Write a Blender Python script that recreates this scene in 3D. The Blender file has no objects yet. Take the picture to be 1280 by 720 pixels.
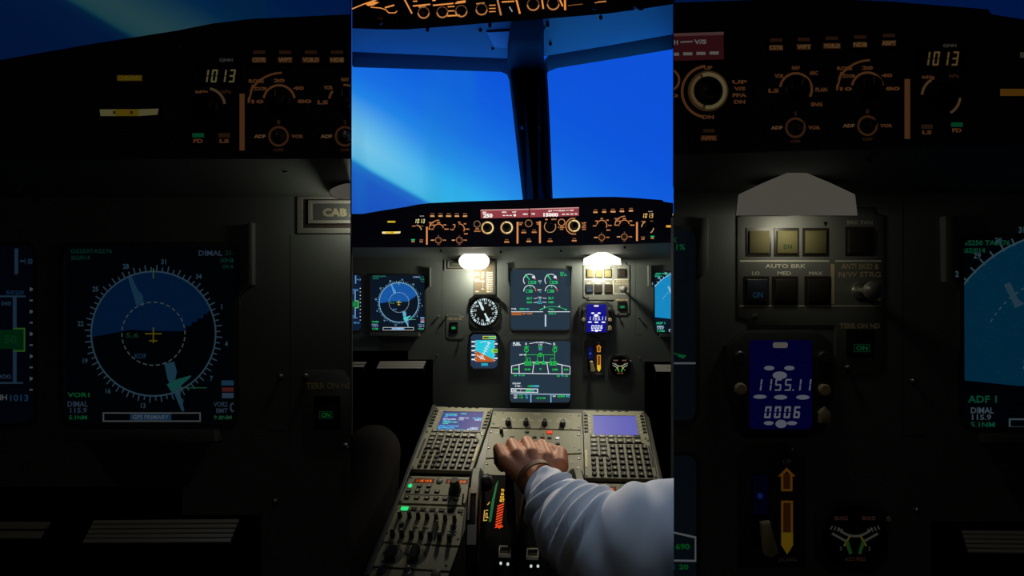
import bpy, bmesh, math, random
from mathutils import Vector
random.seed(7)
scene = bpy.context.scene
COL = scene.collection
R = math.radians
ZC = 1.20          # eye height
F = 600.0          # focal length in pixels of the 1280 px frame
K = 3.168
DIM = 0.075  # dimming put into screens and lamps of the two side copies
YP = 1.30          # main instrument panel
YG = 1.14          # glareshield face

# ------------------------------------------------------------------ colours
def lin(c):
    def f(x):
        x /= 255.0
        return x/12.92 if x <= 0.04045 else ((x+0.055)/1.055)**2.4
    return tuple(f(x) for x in c)

MATS = {}
def principled(name, rgb, rough=.5, metal=0.0, bump=0.0, scale=400, vary=0.0, spec=.5):
    m = bpy.data.materials.new(name); m.use_nodes = True
    nt = m.node_tree; b = nt.nodes['Principled BSDF']
    c = lin(rgb)
    b.inputs['Base Color'].default_value = (*c, 1)
    b.inputs['Roughness'].default_value = rough
    b.inputs['Metallic'].default_value = metal
    b.inputs['Specular IOR Level'].default_value = spec
    if bump or vary:
        tc = nt.nodes.new('ShaderNodeTexCoord')
        n = nt.nodes.new('ShaderNodeTexNoise'); n.inputs['Scale'].default_value = scale
        n.inputs['Detail'].default_value = 4
        nt.links.new(tc.outputs['Object'], n.inputs['Vector'])
        if bump:
            bp = nt.nodes.new('ShaderNodeBump'); bp.inputs['Strength'].default_value = bump
            bp.inputs['Distance'].default_value = .0006
            nt.links.new(n.outputs['Fac'], bp.inputs['Height'])
            nt.links.new(bp.outputs['Normal'], b.inputs['Normal'])
        if vary:
            mx = nt.nodes.new('ShaderNodeMixRGB')
            mx.inputs[1].default_value = (*[x*(1-vary) for x in c], 1)
            mx.inputs[2].default_value = (*[min(1, x*(1+vary)) for x in c], 1)
            n2 = nt.nodes.new('ShaderNodeTexNoise'); n2.inputs['Scale'].default_value = 14
            nt.links.new(tc.outputs['Object'], n2.inputs['Vector'])
            nt.links.new(n2.outputs['Fac'], mx.inputs[0])
            nt.links.new(mx.outputs[0], b.inputs['Base Color'])
    MATS[name] = m
    return m

def M(name):
    return MATS[name]

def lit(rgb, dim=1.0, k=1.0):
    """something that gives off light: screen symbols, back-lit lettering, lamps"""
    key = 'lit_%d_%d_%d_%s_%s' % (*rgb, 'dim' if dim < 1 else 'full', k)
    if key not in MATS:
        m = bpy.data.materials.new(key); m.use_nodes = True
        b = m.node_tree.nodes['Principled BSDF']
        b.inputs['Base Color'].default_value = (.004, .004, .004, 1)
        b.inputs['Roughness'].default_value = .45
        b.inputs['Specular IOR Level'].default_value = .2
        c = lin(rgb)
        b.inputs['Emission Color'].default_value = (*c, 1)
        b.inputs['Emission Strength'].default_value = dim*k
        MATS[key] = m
    return key

principled('panel_paint', (98, 106, 104), .55, bump=.25, scale=900, vary=.06)
principled('plate_paint', (112, 115, 110), .5, bump=.2, scale=900)
principled('bezel_paint', (62, 66, 66), .45, bump=.15, scale=700)
principled('black_plate', (30, 33, 40), .6, bump=.2, scale=700)
principled('glare_black', (68, 73, 102), .75, bump=.3, scale=500)
principled('black_plastic', (17, 17, 18), .42)
principled('soft_black', (6, 6, 7), .75, spec=.12)
principled('knob_black', (20, 21, 23), .38)
principled('screw_steel', (150, 150, 145), .35, .9)
principled('silver', (190, 190, 180), .3, .8)
principled('white_paint', (225, 222, 205), .5)
principled('cream_paint', (205, 190, 150), .5)
principled('card_brown', (88, 78, 60), .7)
principled('key_olive', (120, 118, 98), .5)
principled('amber_cap', (98, 94, 62), .75, spec=.2)
principled('dark_cap', (44, 40, 36), .4)
principled('blue_cap', (40, 46, 58), .4)
principled('pedestal_paint', (136, 134, 112), .5, bump=.2, scale=900, vary=.07)
principled('grey_key', (74, 73, 64), .5)
principled('dark_key', (34, 34, 31), .5)
principled('tray_grey', (176, 176, 170), .5)
principled('wall_grey', (60, 64, 70), .8, bump=.3, scale=300)
principled('header_paint', (104, 140, 140), .55, bump=.2, scale=500)
principled('cover_paint', (196, 204, 212), .5)
principled('frame_dark', (9, 10, 20), .6, spec=.12)
principled('floor_grey', (26, 27, 30), .9, bump=.5, scale=250)
principled('skin', (186, 112, 74), .55, bump=.3, scale=260, vary=.08)
principled('nail', (205, 150, 125), .4)
principled('shirt', (226, 233, 245), .85, bump=.35, scale=1500)
principled('strap', (110, 80, 52), .6)
principled('trousers', (36, 28, 26), .9, bump=.4, scale=900)
principled('green_paint', (40, 110, 70), .6)

def glass(name, tint, gloss=.06):
    m = bpy.data.materials.new(name); m.use_nodes = True
    nt = m.node_tree; nt.nodes.clear()
    o = nt.nodes.new('ShaderNodeOutputMaterial')
    t = nt.nodes.new('ShaderNodeBsdfTransparent'); t.inputs[0].default_value = (*tint, 1)
    g = nt.nodes.new('ShaderNodeBsdfGlossy'); g.inputs['Roughness'].default_value = .03
    mx = nt.nodes.new('ShaderNodeMixShader'); mx.inputs[0].default_value = gloss
    nt.links.new(t.outputs[0], mx.inputs[1]); nt.links.new(g.outputs[0], mx.inputs[2])
    nt.links.new(mx.outputs[0], o.inputs[0])
    MATS[name] = m
glass('clear_glass', (.97, .98, 1), .015)
glass('sky_dimming_glass', (.25, .28, .27), .01)      # light crosses both faces of the pane

# ------------------------------------------------------------------ surfaces
class Bay:
    """one bank of instruments: maps positions measured on the instrument panel to its place"""
    def __init__(s, key):
        s.key = key
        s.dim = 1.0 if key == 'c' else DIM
        s.near = key != 'c'
    def map(s, u, v):
        if s.key == 'c': return u, v
        if s.key == 'l': return (u-438)*K, 360+(v-360)*K
        return 842+(u-704)*K, 360+(v-360)*K
C_, L_, R_ = Bay('c'), Bay('l'), Bay('r')

class Surf:
    def __init__(s, bay, Y):
        s.bay = bay; s.dim = bay.dim
        s.Y = Y/K if bay.near else Y
        s.unit = s.Y/F*(K*.5 if bay.near else 1)
    def p(s, u, v, h=0):
        U, V = s.bay.map(u, v)
        return Vector(((U-640)*s.Y/F, s.Y-h*s.unit, ZC-(V-360)*s.Y/F))
    def q(s, u, v, h=0):
        """the point that the photo shows at u, v when it stands h in front of the surface"""
        U, V = s.bay.map(u, v); Y = s.Y-h*s.unit
        return Vector(((U-640)*Y/F, Y, ZC-(V-360)*Y/F))
    n = Vector((0, -1, 0))

SP = {k: Surf(b, YP) for k, b in (('c', C_), ('l', L_), ('r', R_))}
SG = {k: Surf(b, YG) for k, b in (('c', C_), ('l', L_), ('r', R_))}

class Plane:
    """a tilted flat surface; picks where a sight line meets it"""
    def __init__(s, co, n):
        s.co = Vector(co); s.n = Vector(n).normalized()
    def pick(s, u, v, h=0):
        d = Vector(((u-640)/F, 1, -(v-360)/F)); o = Vector((0, 0, ZC))
        c = s.co+s.n*h*.001
        t = (c-o).dot(s.n)/d.dot(s.n)
        return o+d*t
class Quad:
    """a plate on a Plane given by its four corners; local units are millimetres"""
    dim = 1.0
    def __init__(s, pl, tl, tr, br, bl, h=0):
        s.pl = pl; s.n = pl.n
        s.c = [pl.pick(*q, h) for q in (tl, tr, br, bl)]
        a, b, c, d = s.c
        s.W = ((b-a).length+(c-d).length)*500
        s.H = ((d-a).length+(c-b).length)*500
    def p(s, u, v, h=0):
        a, b, c, d = s.c; x = u/s.W; y = v/s.H
        return (a*(1-x)+b*x)*(1-y)+(d*(1-x)+c*x)*y+s.n*h*.001
    def at(s, u, v):
        """photo position -> local millimetres"""
        P = s.pl.pick(u, v); x, y = s.W/2, s.H/2
        P = P+s.n*((s.c[0]-P).dot(s.n))
        for _ in range(12):
            q = s.p(x, y); ex = s.p(x+1, y)-q; ey = s.p(x, y+1)-q; e = P-q
            a, b, d = ex.dot(ex), ex.dot(ey), ey.dot(ey); f, g = e.dot(ex), e.dot(ey)
            D = a*d-b*b
            x += (f*d-g*b)/D; y += (a*g-b*f)/D
        return x, y

def W3(u, v, Y):
    return Vector(((u-640)*Y/F, Y, ZC-(v-360)*Y/F))

# ------------------------------------------------------------------ cut edges of the three banks
CLIP = []
def cut_at(U, keep_right):
    d = Vector(((U-640)/F, 1, 0)).normalized()
    n = Vector((d.y, -d.x, 0))           # points right
    return (Vector((0, 0, ZC)), -n if keep_right else n)   # bisect clears the side the normal points to
CUTS = {'c': [cut_at(440, True), cut_at(841.5, False)], 'l': [cut_at(438, False)], 'r': [cut_at(842.2, True)]}

def inset(poly, d):
    n = len(poly); out = []
    A = sum(poly[i][0]*poly[(i+1) % n][1]-poly[(i+1) % n][0]*poly[i][1] for i in range(n))
    sg = 1 if A > 0 else -1
    for i in range(n):
        p0, p1, p2 = poly[i-1], poly[i], poly[(i+1) % n]
        e1 = Vector((p1[0]-p0[0], p1[1]-p0[1])); e2 = Vector((p2[0]-p1[0], p2[1]-p1[1]))
        if e1.length < 1e-9 or e2.length < 1e-9: out.append(p1); continue
        e1.normalize(); e2.normalize()
        n1 = Vector((-e1.y, e1.x))*sg; n2 = Vector((-e2.y, e2.x))*sg
        k = 1+n1.dot(n2)
        o = (n1+n2)/max(k, .3)
        out.append((p1[0]+o.x*d, p1[1]+o.y*d))
    return out
def rrect(u0, v0, u1, v1, r=0, n=3):
    if r <= 0: return [(u0, v0), (u1, v0), (u1, v1), (u0, v1)]
    out = []
    for cx, cy, a in ((u1-r, v0+r, -90), (u1-r, v1-r, 0), (u0+r, v1-r, 90), (u0+r, v0+r, 180)):
        for i in range(n+1):
            t = R(a+90*i/n); out.append((cx+r*math.cos(t), cy+r*math.sin(t)))
    return out
def cham(u0, v0, u1, v1, c):
    return [(u0+c, v0), (u1-c, v0), (u1, v0+c), (u1, v1-c), (u1-c, v1), (u0+c, v1), (u0, v1-c), (u0, v0+c)]
def circ(u, v, r, n=24, a0=0, a1=360):
    """angles clockwise from straight up"""
    m = n if a1-a0 >= 360 else n+1
    return [(u+r*math.sin(R(a0+(a1-a0)*i/n)), v-r*math.cos(R(a0+(a1-a0)*i/n))) for i in range(m)]

TEXT = {}
def glyphs(s, bold=.02):
    if (s, bold) in TEXT: return TEXT[(s, bold)]
    c = bpy.data.curves.new('lettering', 'FONT'); c.body = s; c.resolution_u = 2; c.offset = bold
    o = bpy.data.objects.new('lettering', c); COL.objects.link(o)
    dg = bpy.context.evaluated_depsgraph_get()
    me = bpy.data.meshes.new_from_object(o.evaluated_get(dg))
    vs = [(v.co.x, v.co.y) for v in me.vertices]; fs = [tuple(p.vertices) for p in me.polygons]
    bpy.data.objects.remove(o); bpy.data.curves.remove(c); bpy.data.meshes.remove(me)
    x0 = min(v[0] for v in vs); x1 = max(v[0] for v in vs); y0 = min(v[1] for v in vs); y1 = max(v[1] for v in vs)
    vs = [((x-x0)/(x1-x0), (y1-y)/(y1-y0)) for x, y in vs]
    TEXT[(s, bold)] = (vs, fs, (x1-x0)/(y1-y0))
    return TEXT[(s, bold)]

SEG = {'0': 'abcdef', '1': 'bc', '2': 'abged', '3': 'abgcd', '4': 'fgbc', '5': 'afgcd', '6': 'afgedc', '7': 'abc', '8': 'abcdefg', '9': 'abcdfg', 'b': 'fgedc', '-': 'g', ' ': ''}

class MB:
    def __init__(s): s.v = []; s.f = []; s.m = []; s.names = []
    def mi(s, name):
        if name not in s.names: s.names.append(name)
        return s.names.index(name)
    def add(s, vs, fs, mat):
        o = len(s.v); s.v += vs; k = s.mi(mat)
        for f in fs: s.f.append(tuple(i+o for i in f)); s.m.append(k)
        return s
    def rings(s, rings, mat, cap0=True, cap1=True, closed=True):
        n = len(rings[0]); vs = [p for r in rings for p in r]; fs = []
        for j in range(len(rings)-1):
            for i in range(n if closed else n-1):
                a = j*n+i; b = j*n+(i+1) % n
                fs.append((a, b, b+n, a+n))
        if cap0: fs.append(tuple(range(n)))
        if cap1: fs.append(tuple((len(rings)-1)*n+i for i in range(n)))
        return s.add(vs, fs, mat)
    def prism(s, S, poly, h0, h1, mat, ch=0, top=None):
        rs = [[S.p(u, v, h0) for u, v in poly]]
        if ch:
            rs.append([S.p(u, v, h1-ch) for u, v in poly])
            rs.append([S.p(u, v, h1) for u, v in inset(poly, ch)])
        else: rs.append([S.p(u, v, h1) for u, v in poly])
        if top:
            s.rings(rs, mat, cap1=False); n = len(poly)
            s.add(list(rs[-1]), [tuple(range(n))], top)
        else: s.rings(rs, mat)
        return s
    def box(s, S, u0, v0, u1, v1, h0, h1, mat, ch=0, r=0, top=None):
        return s.prism(S, rrect(u0, v0, u1, v1, r), h0, h1, mat, ch, top)
    def frame(s, S, outer, inner, h0, h1, mat):
        n = len(outer); r = [[S.p(u, v, h0) for u, v in outer], [S.p(u, v, h1) for u, v in outer],
             [S.p(u, v, h1) for u, v in inner], [S.p(u, v, h0) for u, v in inner]]
        r.append(r[0])
        return s.rings(r, mat, False, False)
    def lathe(s, S, u, v, prof, mat, n=20, cap0=True, cap1=True, sq=1.0):
        rs = [[S.p(u+r*math.sin(2*math.pi*i/n), v-r*math.cos(2*math.pi*i/n)*sq, h) for i in range(n)] for r, h in prof]
        return s.rings(rs, mat, cap0, cap1)
    def arc(s, S, u, v, r0, r1, a0, a1, h0, h1, mat, n=24):
        full = a1-a0 >= 360
        A = [a0+(a1-a0)*i/n for i in range(n if full else n+1)]
        def pt(r, a, h): return S.p(u+r*math.sin(R(a)), v-r*math.cos(R(a)), h)
        if h1-h0 < 1e-6:
            vs = [pt(r0, a, h0) for a in A]+[pt(r1, a, h0) for a in A]; m = len(A)
            return s.add(vs, [(i, (i+1) % m, m+(i+1) % m, m+i) for i in range(m if full else m-1)], mat)
        rs = [[pt(r0, a, h0), pt(r1, a, h0), pt(r1, a, h1), pt(r0, a, h1)] for a in A]
        if full: rs.append(rs[0]); return s.rings(rs, mat, False, False)
        return s.rings(rs, mat)
    def flat(s, S, poly, h, mat):
        return s.add([S.p(u, v, h) for u, v in poly], [tuple(range(len(poly)))], mat)
    def rect(s, S, u0, v0, u1, v1, h, mat): return s.flat(S, [(u0, v0), (u1, v0), (u1, v1), (u0, v1)], h, mat)
    def line(s, S, pts, w, h, mat):
        for (a, b), (c, d) in zip(pts[:-1], pts[1:]):
            L = math.hypot(c-a, d-b)
            if L < 1e-9: continue
            x, y = (c-a)/L*w/2, (d-b)/L*w/2
            s.flat(S, [(a-x-y, b-y+x), (c+x-y, d+y+x), (c+x+y, d+y-x), (a-x+y, b-y-x)], h, mat)
        return s
    def text(s, S, t, u0, v0, u1, v1, h, mat, bold=.02):
        vs, fs, _ = glyphs(t, bold)
        return s.add([S.p(u0+x*(u1-u0), v0+y*(v1-v0), h) for x, y in vs], fs, mat)
    def textc(s, S, t, u, v, hgt, h, mat, sq=.9, bold=.02):
        a = glyphs(t, bold)[2]*hgt*sq
        return s.text(S, t, u-a/2, v-hgt/2, u+a/2, v+hgt/2, h, mat, bold)
    def seg(s, S, t, u0, v0, u1, v1, h, mat, w=None, slant=.12):
        n = len(t.replace('.', '')); cw = (u1-u0)/n; dw = cw*.66; H = v1-v0; w = w or H*.13; i = 0
        def q(x, y): return (x+slant*(H-y), v0+y)
        for ch in t:
            x0 = u0+i*cw+cw*.1
            if ch == '.':
                x = u0+i*cw-cw*.08; s.flat(S, [q(x, H-w), q(x+w, H-w), q(x+w, H), q(x, H)], h, mat); continue
            g = w*.25; x1 = x0+dw; m = H/2
            B = {'a': (x0+g, 0, x1-g, w), 'd': (x0+g, H-w, x1-g, H), 'g': (x0+g, m-w/2, x1-g, m+w/2),
                 'f': (x0, g, x0+w, m-g), 'b': (x1-w, g, x1, m-g), 'e': (x0, m+g, x0+w, H-g), 'c': (x1-w, m+g, x1, H-g)}
            for k in SEG.get(ch, 'g'):
                a, b, c, d = B[k]; s.flat(S, [q(a, b), q(c, b), q(c, d), q(a, d)], h, mat)
            i += 1
        return s
    def build(s, name, parent=None, label=None, smooth=True, clip=None, angle=35):
        if not s.f: return None
        bm = bmesh.new()
        vs = [bm.verts.new(v) for v in s.v]
        for f, k in zip(s.f, s.m):
            if len(set(f)) < 3: continue
            try:
                fc = bm.faces.new([vs[i] for i in f]); fc.material_index = k
            except ValueError: pass
        bmesh.ops.remove_doubles(bm, verts=bm.verts, dist=1e-7)
        bmesh.ops.recalc_face_normals(bm, faces=bm.faces)
        for co, no in (CLIP if clip is None else clip):
            side = [(v.co-co).dot(no) for v in bm.verts]
            if side and max(side) > 1e-6:
                geom = bm.verts[:]+bm.edges[:]+bm.faces[:]
                open0 = set(e for e in bm.edges if len(e.link_faces) == 1)
                r = bmesh.ops.bisect_plane(bm, geom=geom, dist=1e-7, plane_co=co, plane_no=no, clear_outer=True)
                ce = [e for e in r['geom_cut'] if isinstance(e, bmesh.types.BMEdge) and e.is_valid and len(e.link_faces) == 1]
                if ce:
                    try: bmesh.ops.holes_fill(bm, edges=ce, sides=0)
                    except Exception: pass
        if not bm.faces: bm.free(); return None
        # printed and lit figures lie open on their surface: turn them to the viewer's side
        for fc in bm.faces:
            if all(len(e.link_faces) == 1 for e in fc.edges) and fc.normal.dot(Vector((0, 0, ZC))-fc.calc_center_median()) < 0: fc.normal_flip()
        root = parent
        while root is not None and root.parent: root = root.parent
        o0 = root.location.copy() if root is not None else None
        if o0 is None:
            c = [v.co for v in bm.verts]
            o0 = Vector((sum(p.x for p in c)/len(c), sum(p.y for p in c)/len(c), min(p.z for p in c)))
        for v in bm.verts: v.co -= o0
        me = bpy.data.meshes.new(name); bm.to_mesh(me); bm.free()
        for nme in s.names: me.materials.append(MATS[nme])
        if smooth:
            for p in me.polygons: p.use_smooth = True
            me.set_sharp_from_angle(angle=R(angle))
        o = bpy.data.objects.new(name, me); COL.objects.link(o)
        if parent is not None: o.parent = parent
        else: o.location = o0
        if label: o['label'] = label
        return o

def thing(name, label, cat, loc, group=None):
    o = bpy.data.objects.new(name, None); COL.objects.link(o); o.location = loc
    o.empty_display_size = .02
    o['label'] = label; o['category'] = cat
    if group: o['group'] = group
    return o
def tag(o, label, cat, group=None):
    o['label'] = label; o['category'] = cat
    if group: o['group'] = group
    return o
def struct(o):
    o['kind'] = 'structure'; return o

# ------------------------------------------------------------------ small repeated parts
def screw(S, u, v, r, parent, h=0, mat='screw_steel', name='screw'):
    m = MB(); m.lathe(S, u, v, [(r, h), (r, h+r*.5), (r*.7, h+r*.9)], mat, 12)
    m.rect(S, u-r*.6, v-r*.12, u+r*.6, v+r*.12, h+r*.93, 'soft_black')
    return m.build(name, parent)
def stud(S, u, v, r, parent, h=0):
    """quarter-turn fastener with a round head on a short neck"""
    m = MB(); m.lathe(S, u, v, [(r*.8, h), (r*.55, h+r*.5), (r*.6, h+r*1.6), (r, h+r*2.0), (r*.8, h+r*2.8), (r*.3, h+r*3.1)], 'screw_steel', 14)
    return m.build('fastener', parent)

ORANGE = (222, 146, 86)
def knob(S, u, v, r, parent, h=0, tall=None, pointer=None, mat='knob_black', name='knob', label=None):
    t = tall or r*1.3
    m = MB(); m.lathe(S, u, v, [(r, h), (r, h+t*.25), (r*.82, h+t*.35), (r*.76, h+t*.92), (r*.66, h+t)], mat, 28)
    o = m.build(name, parent, label)
    if pointer is not None and o:
        q = MB(); a = R(pointer); x, y = math.sin(a), -math.cos(a)
        q.line(S, [(u+x*r*.15, v+y*r*.15), (u+x*r*.6, v+y*r*.6)], r*.14, h+t*1.01, 'white_paint'); q.build('pointer', o)
    return o
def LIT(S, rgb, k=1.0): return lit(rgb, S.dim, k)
CY = (70, 200, 225); GR = (40, 215, 120); WH = (225, 235, 240); LB = (125, 180, 215); AM = (225, 135, 50); YE = (215, 200, 60)
SCREEN = (36, 52, 66)

def display(S, u0, v0, u1, v1, name, label, cat, bg, m=2.0, r=4, group=None, hood=0):
    """a cathode-ray display unit: rounded housing with a recessed glass"""
    t = thing(name, label, cat, S.p((u0+u1)/2, (v0+v1)/2, 0), group)
    b = MB(); b.frame(S, rrect(u0, v0, u1, v1, r), rrect(u0+m, v0+m, u1-m, v1-m, max(r-1, 1)), -2, 1.4, 'bezel_paint'); b.build('bezel', t)
    g = MB(); g.prism(S, rrect(u0+m, v0+m, u1-m, v1-m, max(r-1, 1)), -2, .3, LIT(S, bg)); sc = g.build('screen', t)
    return t, sc

def sub(S, name, parent, fn, smooth=False):
    m = MB(); fn(m); return m.build(name, parent, smooth=smooth)

# ---------------------------------------------------------------- navigation display
def nav_display(S, label):
    t, sc = display(S, 461.6, 341.8, 532.8, 415.3, 'navigation_display', label, 'display', (10, 20, 34), 2.2, 5)
    cu, cv, h = 498.8, 378.0, .5
    def terrain(m):
        rr = 24.2
        pts = [(cu+rr*math.sin(R(a)), cv-rr*math.cos(R(a))) for a in range(-93, 70, 4)]
        pts += [(519.6, 370.4), (518.4, 370.4), (518.4, 372), (516, 372), (516, 373.4), (514, 373.4), (513.6, 375), (511.8, 375), (511.2, 377), (500, 377), (490, 376.4)]
        m.flat(S, pts, h, LIT(S, (22, 84, 158)))
        rng = random.Random(3)
        for i in range(150):                      # the fine speckle of the terrain picture
            a = rng.uniform(-85, 65); q = rng.uniform(3, 23); x, y = cu+q*math.sin(R(a)), cv-q*math.cos(R(a))
            if y > 375 or (x > 511 and y > 369): continue
            m.rect(S, x, y, x+rng.uniform(.4, 1.3), y+.3, h+.1, LIT(S, (30, 98, 176)))
    sub(S, 'terrain_map', sc, terrain)
    sub(S, 'island_outline', sc, lambda m: m.flat(S, [(488.6, 355.5), (490, 355), (492.4, 360.4), (494.6, 363), (495, 367), (492, 366.8), (490.6, 362)], h+.15, LIT(S, (80, 150, 205))))
    def route(m):
        m.flat(S, [(503, 389.8), (507, 389), (508, 393), (507.4, 396), (510, 399), (509.4, 402), (511, 408.5), (510, 408.6), (507.6, 403), (504.4, 396)], h+.15, LIT(S, (90, 165, 205)))
        m.flat(S, [(504, 398), (508, 396), (513.4, 394.4), (513.6, 395), (509, 399), (506, 401)], h+.2, LIT(S, (70, 200, 190)))
        m.line(S, [(509, 399.3), (519.6, 399.3)], .35, h+.2, LIT(S, (90, 200, 140)))
    sub(S, 'coast_map', sc, route)
    def rose(m):
        c = LIT(S, LB)
        m.arc(S, cu, cv, 24.2, 24.8, 0, 360, h+.2, h+.2, c, 90)
        for k in range(72):
            a = R(k*5+3); l = 2.1 if k % 2 == 0 else 1.3
            m.line(S, [(cu+24.6*math.sin(a), cv-24.6*math.cos(a)), (cu+(24.8+l)*math.sin(a), cv-(24.8+l)*math.cos(a))], .45, h+.2, c)
        for k in range(12):
            a = R(k*30+8); m.textc(S, str((k*3+31) % 36), cu+29*math.sin(a), cv-28.6*math.cos(a), 2.0, h+.2, c)
        for k in range(30):
            m.arc(S, cu, cv, 12.2, 12.65, k*12, k*12+7.5, h+.25, h+.25, LIT(S, (170, 195, 200)), 3)
    sub(S, 'compass_rose', sc, rose)
    def plane(m):
        c = LIT(S, (225, 205, 60))
        m.line(S, [(cu-3, cv), (cu+3, cv)], .5, h+.3, c); m.line(S, [(cu, cv-2.2), (cu, cv+3.4)], .5, h+.3, c); m.line(S, [(cu-1.4, cv+2.8), (cu+1.4, cv+2.8)], .5, h+.3, c)
        m.line(S, [(cu, 352.5), (cu, 356)], .5, h+.3, LIT(S, (150, 210, 120)))
    sub(S, 'aircraft_symbol', sc, plane)
    def words(m):
        g, w, c = LIT(S, (36, 126, 100)), LIT(S, (120, 150, 185)), LIT(S, (80, 150, 200))
        m.text(S, 'GS250TAS276', 466.2, 344.6, 482.5, 346.3, h+.2, g); m.text(S, '262/014', 466.2, 347.2, 473.8, 348.9, h+.2, g)
        m.text(S, 'DIMAL', 516.6, 345.2, 526, 347.3, h+.2, w); m.text(S, '214', 527, 345.2, 531, 347, h+.2, g)
        m.text(S, '30NM', 525, 348.2, 531.3, 350, h+.2, g); m.text(S, '09.45', 526, 350.8, 531.3, 352.4, h+.2, g)
        m.text(S, 'VOR1', 465, 401.2, 473.6, 403, h+.2, LIT(S, GR)); m.text(S, 'DIMAL', 465, 404.6, 473, 406.8, h+.2, w); m.text(S, '115.9', 466, 407.2, 472.6, 409.2, h+.2, w); m.text(S, '5.1NM', 465.6, 410.2, 472.6, 411.8, h+.2, LIT(S, GR))
        m.rect(S, 525.6, 396.4, 531, 398.4, h+.2, c); m.rect(S, 525.8, 399.2, 531, 400.8, h+.2, LIT(S, (190, 90, 90))); m.rect(S, 525.8, 401.3, 531.2, 403.4, h+.2, LIT(S, (120, 165, 200)))
        m.text(S, 'VOR2', 522.5, 404.8, 528, 406.8, h+.2, w); m.text(S, 'BMT', 523.6, 407.4, 528, 409.2, h+.2, w); m.textc(S, '0', 530, 407, 4, h+.2, w); m.text(S, '9.8NM', 522.6, 410.2, 529.6, 411.8, h+.2, LIT(S, (90, 190, 140)))
        m.text(S, '5.6', 488, 377.6, 493, 379.6, h+.3, LIT(S, (60, 140, 90))); m.text(S, 'KOF', 491.5, 385.8, 496, 387.8, h+.3, LIT(S, (70, 140, 190)))
    sub(S, 'readout', sc, words)
    def bar(m):
        w = LIT(S, (190, 195, 190))
        m.frame(S, [(478.8, 409), (517.4, 409), (517.4, 412.7), (478.8, 412.7)], [(479.3, 409.5), (516.9, 409.5), (516.9, 412.2), (479.3, 412.2)], h, h+.2, w)
        m.rect(S, 489.6, 409.5, 505.8, 412.2, h+.1, LIT(S, (70, 130, 190))); m.text(S, 'GPS PRIMARY', 490.6, 410, 504.8, 411.7, h+.25, LIT(S, (190, 215, 235)))
    sub(S, 'message_bar', sc, bar)
    return t

def flight_display(S, label):
    t, sc = display(S, 381, 341.6, 453.4, 415, 'primary_flight_display', label, 'display', (12, 26, 48), 1.8, 5)
    h = .5
    def f(m):
        b, w = LIT(S, (95, 140, 185)), LIT(S, (200, 215, 225))
        m.rect(S, 444, 344.4, 445.4, 354.6, h, b); m.line(S, [(446.4, 349.4), (447.6, 349.4)], .6, h, b); m.text(S, '1 000', 448, 348.4, 452, 350.6, h, b)
        m.rect(S, 443.3, 363.5, 444.8, 397.4, h, b); m.line(S, [(432, 363.3), (448, 363.3)], .7, h, b); m.line(S, [(432, 397.4), (447, 397.4)], .7, h, b)
        m.text(S, '5020', 440.6, 361, 447.6, 362.6, h, LIT(S, (60, 130, 190)))
        m.text(S, '040', 438.7, 365.2, 442.6, 367, h, b); m.text(S, '000', 437, 394, 442.6, 395.8, h, b)
        for k in range(10):
            y = 360.5+k*4.4; m.line(S, [(450.2, y), (452, y)], .6, h, w) if k % 2 else m.flat(S, [(450, y-.8), (452, y), (450, y+.8)], h, w)
        m.text(S, '1013', 442.2, 402, 449.4, 404.6, h, LIT(S, (70, 140, 200))); m.text(S, 'QNH', 434, 402, 441, 404.6, h, w)
    sub(S, 'altitude_tape', sc, f)
    def g(m):
        m.flat(S, [(430, 376.5), (444, 376.5), (444, 375.8), (448, 375.8), (448, 385), (444, 385), (444, 384), (430, 384)], h+.1, LIT(S, (18, 110, 60)))
        m.line(S, [(444, 376), (448, 376), (448, 384.8), (444, 384.8)], .6, h+.2, LIT(S, (120, 220, 90))); m.text(S, '50', 440, 378.6, 445, 381.8, h+.2, LIT(S, (34, 140, 74)))
    sub(S, 'altitude_window', sc, g)
    def sky(m):
        m.rect(S, 398, 358, 427, 376, h, LIT(S, (30, 140, 210))); m.rect(S, 398, 376, 427, 396, h, LIT(S, (130, 70, 30)))
    sub(S, 'attitude_ball', sc, sky)
    return t

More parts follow.
